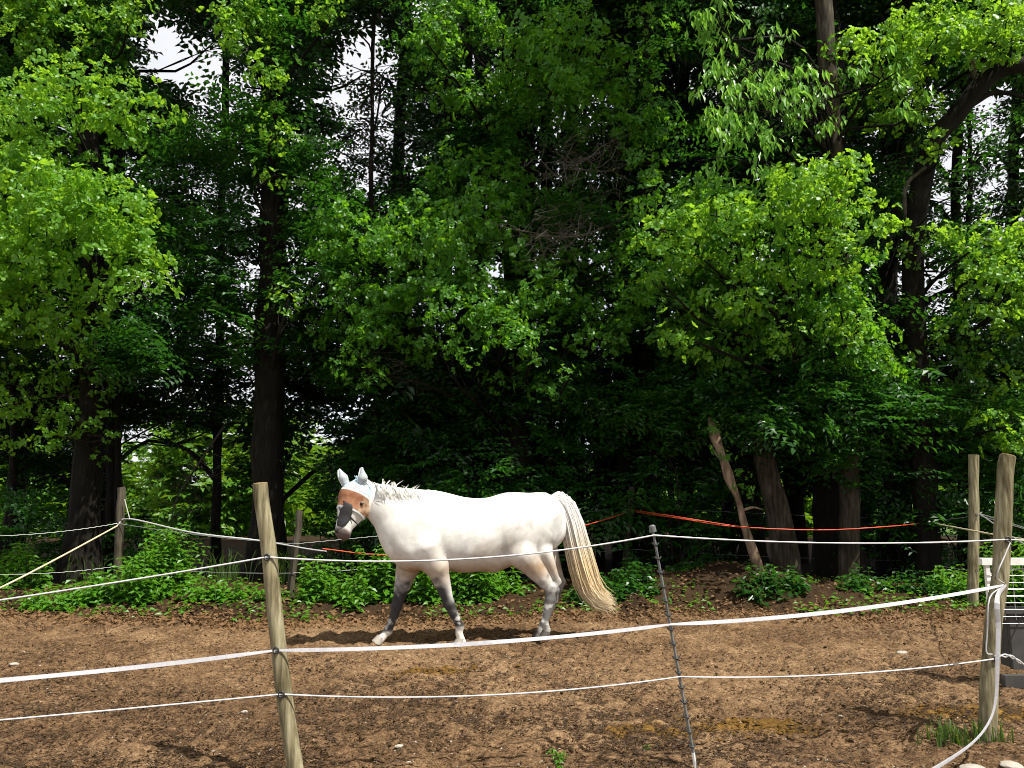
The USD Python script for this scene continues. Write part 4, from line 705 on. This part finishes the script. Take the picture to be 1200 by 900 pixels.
# step-in stake of ribbed plastic
stake = thing('plastic_stake', 'thin leaning grey plastic stake with lugs in the front fence', 'post', sb); stp = at(765, 621, sb[1] + .0)
SA = unit(stp - sb); obj('shaft', tube([sb - SA * .15, sb, stp], [.015, .016, .013], 8, True, (1, .6)), 'stake_plastic', stake, smooth=50); obj('cap', tube([stp - SA * .012, stp + SA * .022, stp + SA * .03], [.021, .020, .012], 10), 'stake_plastic', stake, smooth=40)
fs = lambda z: sb + (stp - sb) * ((z - sb[2]) / (stp[2] - sb[2]))
for k in range(15):
    c = sb + (stp - sb) * (0.10 + k * .06); obj('lug', tube([c + [-.020, -.004, .006], c + [-.012, -.016, -.004], c + [.006, -.017, -.008], c + [.019, -.006, .006]], .005, 6), 'black_plastic', stake, smooth=50)
obj('foot_spike', tube([sb + SA * .10, sb - [0, 0, .05]], [.020, .014], 8, True, (1, .5)), 'white_paint', stake, smooth=50)
zpost = lambda px, py, b: at(px, py, b[1])[2]
def left_off(py0, Yd=3.95): # where the line leaves the picture at the left, carried on to a post outside it
    a = at(0, py0, Yd); return a
oL, oR = np.array([0, -.050, 0]), np.array([0, -.056, 0])
xl = ground(-330, 905); XLB = np.array([xl[0], 3.75, gz(xl[0], 3.75)]); _p, _q, fx = post('front post beyond the left edge', XLB + [0.02, 0, 1.62], XLB, 0.044, seed=12)
def through(py_at0, end, end_z):
    """Line from the outer post to the left front post that passes the left picture edge at py_at0."""
    b = end; a0 = at(0, py_at0, 4.06); u = (a0 - b)[0]; dz = (a0[2] - b[2]); X0 = fx(1)[0]; z = b[2] + dz * (X0 - b[0]) / u; a = fx(z) + [0, -.046, 0]; return a
T1L = on_post(fl, 317, 652, lb[1], .046); T2L = on_post(fl, 330, 760, lb[1], .046); T3L = on_post(fl, 335, 811, lb[1], .046)
T1S = fs(zpost(768, 627, sb)) + [0, -.018, 0]; T2S = fs(zpost(785, 731, sb)) + [0, -.022, 0]; T3S = fs(zpost(796, 792, sb)) + [0, -.022, 0]
T1R = on_post(fr_, 1172, 632, rbp[1], .056); T2R = on_post(fr_, 1165, 685, rbp[1], .056); T3R = on_post(fr_, 1163, 770, rbp[1], .056)
for c in (T1L, T2L, T3L): ring(PL, c, s=1.1)
ring(PR, T1R, s=1.2); ring(PR, T3R, s=1.2)
RX = np.array([rbp[0] + 1.9, 5.3, 0])
rope('fence_rope', 'topmost white rope of the front fence', 'rope', [sag_line(through(698, T1L, 0), T1L, sag=.03), sag_line(T1L, T1S, sag=.075, n=26), sag_line(T1S, T1R, sag=.035, n=22), sag_line(T1R, RX + [0, 0, T1R[2] - .02], sag=.02)], 'white_rope', .0054)
def band(P, w, th=.0012, tilt=0.0):
    """Flat tape: a thin upright ribbon along P, slightly leaning."""
    P = np.asarray(P); n = len(P); T = unit(np.gradient(P, axis=0)); tw = np.broadcast_to(tilt, (n,)); U = np.stack([0 * tw, np.sin(tw), np.cos(tw)], 1); U = unit(U - T * (U * T).sum(1, keepdims=True)); N = np.cross(T, U); w = np.broadcast_to(w, (n,))[:, None] / 2
    V = np.stack([P + U * w + N * th, P - U * w + N * th, P - U * w - N * th, P + U * w - N * th], 1).reshape(-1, 3); F = []
    for i in range(n - 1):
        for j in range(4): a, b = i * 4 + j, i * 4 + (j + 1) % 4; F += [[a, b + 4, b], [a, a + 4, b + 4]]
    F += [[0, 1, 2], [0, 2, 3]]; e = (n - 1) * 4; F += [[e, e + 2, e + 1], [e, e + 3, e + 2]]; return V, np.array(F)
wob = lambda n, s: 0.5 + .5 * (meshkit.noise(np.stack([np.arange(n) * .31, np.zeros(n), np.zeros(n)], 1), s) - .5)
W = lambda P: np.interp(np.linspace(0, 1, len(P)), [0, .06, .5, .94, 1], [.010, .022, .025, .022, .010])
A = through(791, T2L, 0); lines = [sag_line(A, T2L, sag=.05, n=30), sag_line(T2L, T2S, sag=.035, n=34), sag_line(T2S, T2R, sag=.04, n=30)]
tag(obj('fence_tape', join([band(P, W(P) * s, tilt=wob(len(P), 3 + i)) for i, (P, s) in enumerate(zip(lines, (1.0, .95, 1.0)))]), 'white_tape', smooth=False), 'wide white tape in the middle of the front fence', 'tape')
rope('fence_rope', 'lowest white rope of the front fence', 'rope', [sag_line(through(848, T3L, 0), T3L, sag=.01), sag_line(T3L, T3S, sag=.055, n=26), sag_line(T3S, T3R, sag=.04, n=22)], 'white_rope', .0048)
tw = [at(1166, 770, 4.88), at(1183, 769, 4.9), at(1200, 779, 4.95), at(1240, 800, 5.0), at(1290, 790, 5.1)]; Pt = spline(tw, 40); hel = np.linspace(0, 26, 40); off = np.stack([0 * hel, np.cos(hel), np.sin(hel)], 1) * .008
rope('fence_rope', 'twisted double white rope running right from the right front post', 'rope', [Pt + off, Pt - off], 'white_rope', .005)
hang = spline([T2R + [.01, -.004, 0], at(1169, 700, 4.875), at(1170, 735, 4.87), at(1169, 770, 4.865), at(1167, 820, 4.86), at(1158, 848, 4.82), at(1138, 872, 4.72), at(1100, 898, 4.55), at(1070, 915, 4.4)], 40)
hang[:, 2] = np.maximum(hang[:, 2], height(hang[:, 0], hang[:, 1]) + .012)
tag(obj('fence_tape', join([tube(hang, np.interp(np.linspace(0, 1, 40), [0, .08, .4, .55, .75, 1], [.008, .019, .013, .007, .008, .016]), 6, True, (1, .1), 0, (0, -1, 0))]), 'white_tape'), 'loose white tape end hanging down the right front post to the ground', 'tape')
rope('tie_cord', 'thin white cord tied slanting down the right front post', 'cord', [spline([at(1184, 636, 4.9), at(1178, 650, 4.88), at(1168, 676, 4.87), T2R + [0, -.004, 0], at(1160, 700, 4.87), at(1157, 740, 4.87), at(1156, 764, 4.87), at(1163, 767, 4.86)], 34)], 'white_rope', .0042)
# back fence
def bpost(label, top, base, rad, m, seed, group=None):
    b = ground(*base); b[2] = gz(b[0], b[1]); return (b, *post(label, at(*top, b[1]), b, rad, m, seed, wob=.015, cut=None, group=group))
b1, B1, _, f1 = bpost('thin grey-brown post of the back fence at far left', (142, 571), (138, 706), .058, 'grey_post', 21)
b2, B2, _, f2 = bpost('leaning shaded back fence post between the front post and the horse head', (352, 598), (340, 708), .05, 'grey_post', 22)
b3, B3, _, f3 = bpost('dim leaning back fence post above the grey stake', (741, 571), (733, 690), .05, 'grey_post', 23)
b4, B4, _, f4 = bpost('dark leaning back fence post deep in the shade left of the tall pale post', (1089, 586), (1078, 688), .05, 'grey_post', 24)
b5, B5, _, f5 = bpost('tall straight pale post standing behind the right front post', (1141, 533), (1141, 714), .066, 'post_wood', 25)
def bp(f, b, py, dy=-.07): return f(at(600, py, b[1])[2]) + [0, dy, 0]
for f, b, par, pys in ((f1, b1, B1, (613, 663)), (f2, b2, B2, (637, 671)), (f3, b3, B3, (593, 643)), (f4, b4, B4, (608, 657)), (f5, b5, B5, (603, 668))):
    for y in pys: ring(par, bp(f, b, y, -.06), s=1.1)
ends = lambda p, py, Yd: at(p, py, Yd)
W1 = [ends(-260, 660, 9.6), ends(0, 628, 10.2), bp(f1, b1, 613), bp(f2, b2, 637), bp(f3, b3, 593), bp(f4, b4, 608), bp(f5, b5, 603), ends(1330, 650, 9.0)]
W2 = [ends(-260, 690, 9.6), ends(0, 673, 10.2), bp(f1, b1, 663), bp(f2, b2, 671), bp(f3, b3, 643), bp(f4, b4, 657), bp(f5, b5, 668)]
rope('fence_wire', 'upper thin wire of the back fence', 'wire', [sag_line(a, b, sag=.03) for a, b in zip(W1, W1[1:])], 'wire_metal', .0045)
rope('fence_wire', 'lower thin wire of the back fence', 'wire', [sag_line(a, b, sag=.03) for a, b in zip(W2, W2[1:])], 'wire_metal', .004)
J1 = bp(f1, b1, 616); K1 = ends(152, 608, b1[1] - .1); K2 = bp(f2, b2, 640, -.06)
rope('slack_rope', 'straw-coloured rope running from the left back post down to the left', 'rope', [spline([J1, ends(70, 653, 9.6), ends(0, 689, 8.9), ends(-120, 745, 8.0)], 24)], 'straw_rope', .011)
rope('slack_rope', 'white rope sloping right from the left back post behind the front post', 'rope', [spline([J1 + [0, 0, .01], K1, ends(225, 624, 10.3), ends(300, 633, 10.3), K2], 36), sag_line(K2, ends(382, 646, 10.5), sag=.005)], 'white_rope', .010)
rope('tie_cord', 'thin cord holding the white rope up at the left back post', 'cord', [[ends(146, 585, b1[1] - .07), ends(149, 597, b1[1] - .08), K1]], 'white_rope', .006)
R3 = bp(f3, b3, 599)
rope('red_cord', 'red cord sagging along the back fence behind the horse', 'cord', [spline([ends(378, 643, 10.5), ends(450, 650, 10.6), ends(560, 645, 10.7), ends(680, 617, 10.8), R3], 40), spline([R3, ends(800, 608, 10.8), ends(860, 617, 10.8), ends(960, 621, 10.9), ends(1040, 617, 11), bp(f4, b4, 612)], 40)], 'red_cord', .0075)
rope('red_cord', 'second red strand twisted along the cord right of the horse', 'cord', [spline([R3 + [.02, 0, .02], ends(790, 605, 10.78), ends(860, 616, 10.78), ends(900, 619.5, 10.78)], 24)], 'red_cord', .006)
rope('slack_rope', 'pale rope from the dark back post towards the right front post', 'rope', [spline([bp(f4, b4, 612), ends(1130, 620, 9.8), ends(1180, 629, 8.4), ends(1260, 640, 7.0)], 20)], 'straw_rope', .010)
K5 = ends(1148, 602, b5[1] - .09); rope('fence_wire', 'two silvery strands running right from the tall pale post', 'wire', [sag_line(K5, ends(1186, 629, 7.4)), sag_line(ends(1186, 629, 7.4), ends(1260, 676, 6.0)), sag_line(K5, ends(1300, 650, 7.6))], 'galvanised', .007)
# wire pen with white frame at the right edge
py_ = 6.55; pen = thing('wire_pen', 'white-framed wire mesh pen with a grey box front at the right edge', 'pen', np.array([at(1200, 700, py_)[0], py_, 0]))
xa = at(1156, 660, py_)[0]; xb = xa + 1.25; zt = at(1156, 658, py_)[2]; zb = at(1156, 722, py_)[2]
obj('top_rail', box(((xa + xb) / 2 - .02, py_, zt), (xb - xa + .06, .05, .055)), 'white_paint', pen); obj('corner_post', box((xa, py_, (zt + .1) / 2 - .015), (.032, .032, zt + .05 - .1)), 'white_paint', pen)
for k in range(9): z = zt - .06 - k * .055; obj('mesh_wire', tube([[xa + .018, py_ - .004, z], [xb, py_ - .004, z]], .0035, 5), 'galvanised', pen)
for k in range(14): x_ = xa + .12 + k * .09; obj('mesh_wire', tube([[x_, py_ + .002, zt - .03], [x_, py_ + .002, zb - .03]], .003, 5), 'galvanised', pen)
for k in range(7): z = zt - .10 - k * .05; obj('hook', box((xa, py_ - .02, z), (.040, .008, .018)), 'white_paint', pen)
xg = at(1186, 750, py_)[0]; zg = at(1186, 722, py_)[2]
obj('box_front', box(((xg + xb) / 2, py_ + .03, (zg + .06) / 2 + .06), (xb - xg, .04, zg - .08)), 'grey_panel', pen); obj('box_side', box((xg + .02, py_ + .115, (zg + .06) / 2 + .06), (.038, .12, zg - .1)), 'grey_panel', pen); obj('box_lid', box(((xg + xb) / 2 - .01, py_ + .09, zg + .035), (xb - xg + .06, .20, .03)), 'grey_panel', pen)
obj('skid', box(((xa + xb) / 2 + .04, py_ - .03, .05), (xb - xa, .06, .10)), 'grey_panel', pen); obj('corner_post', box((xb - .02, py_, zt / 2), (.034, .034, zt - .06)), 'white_paint', pen)
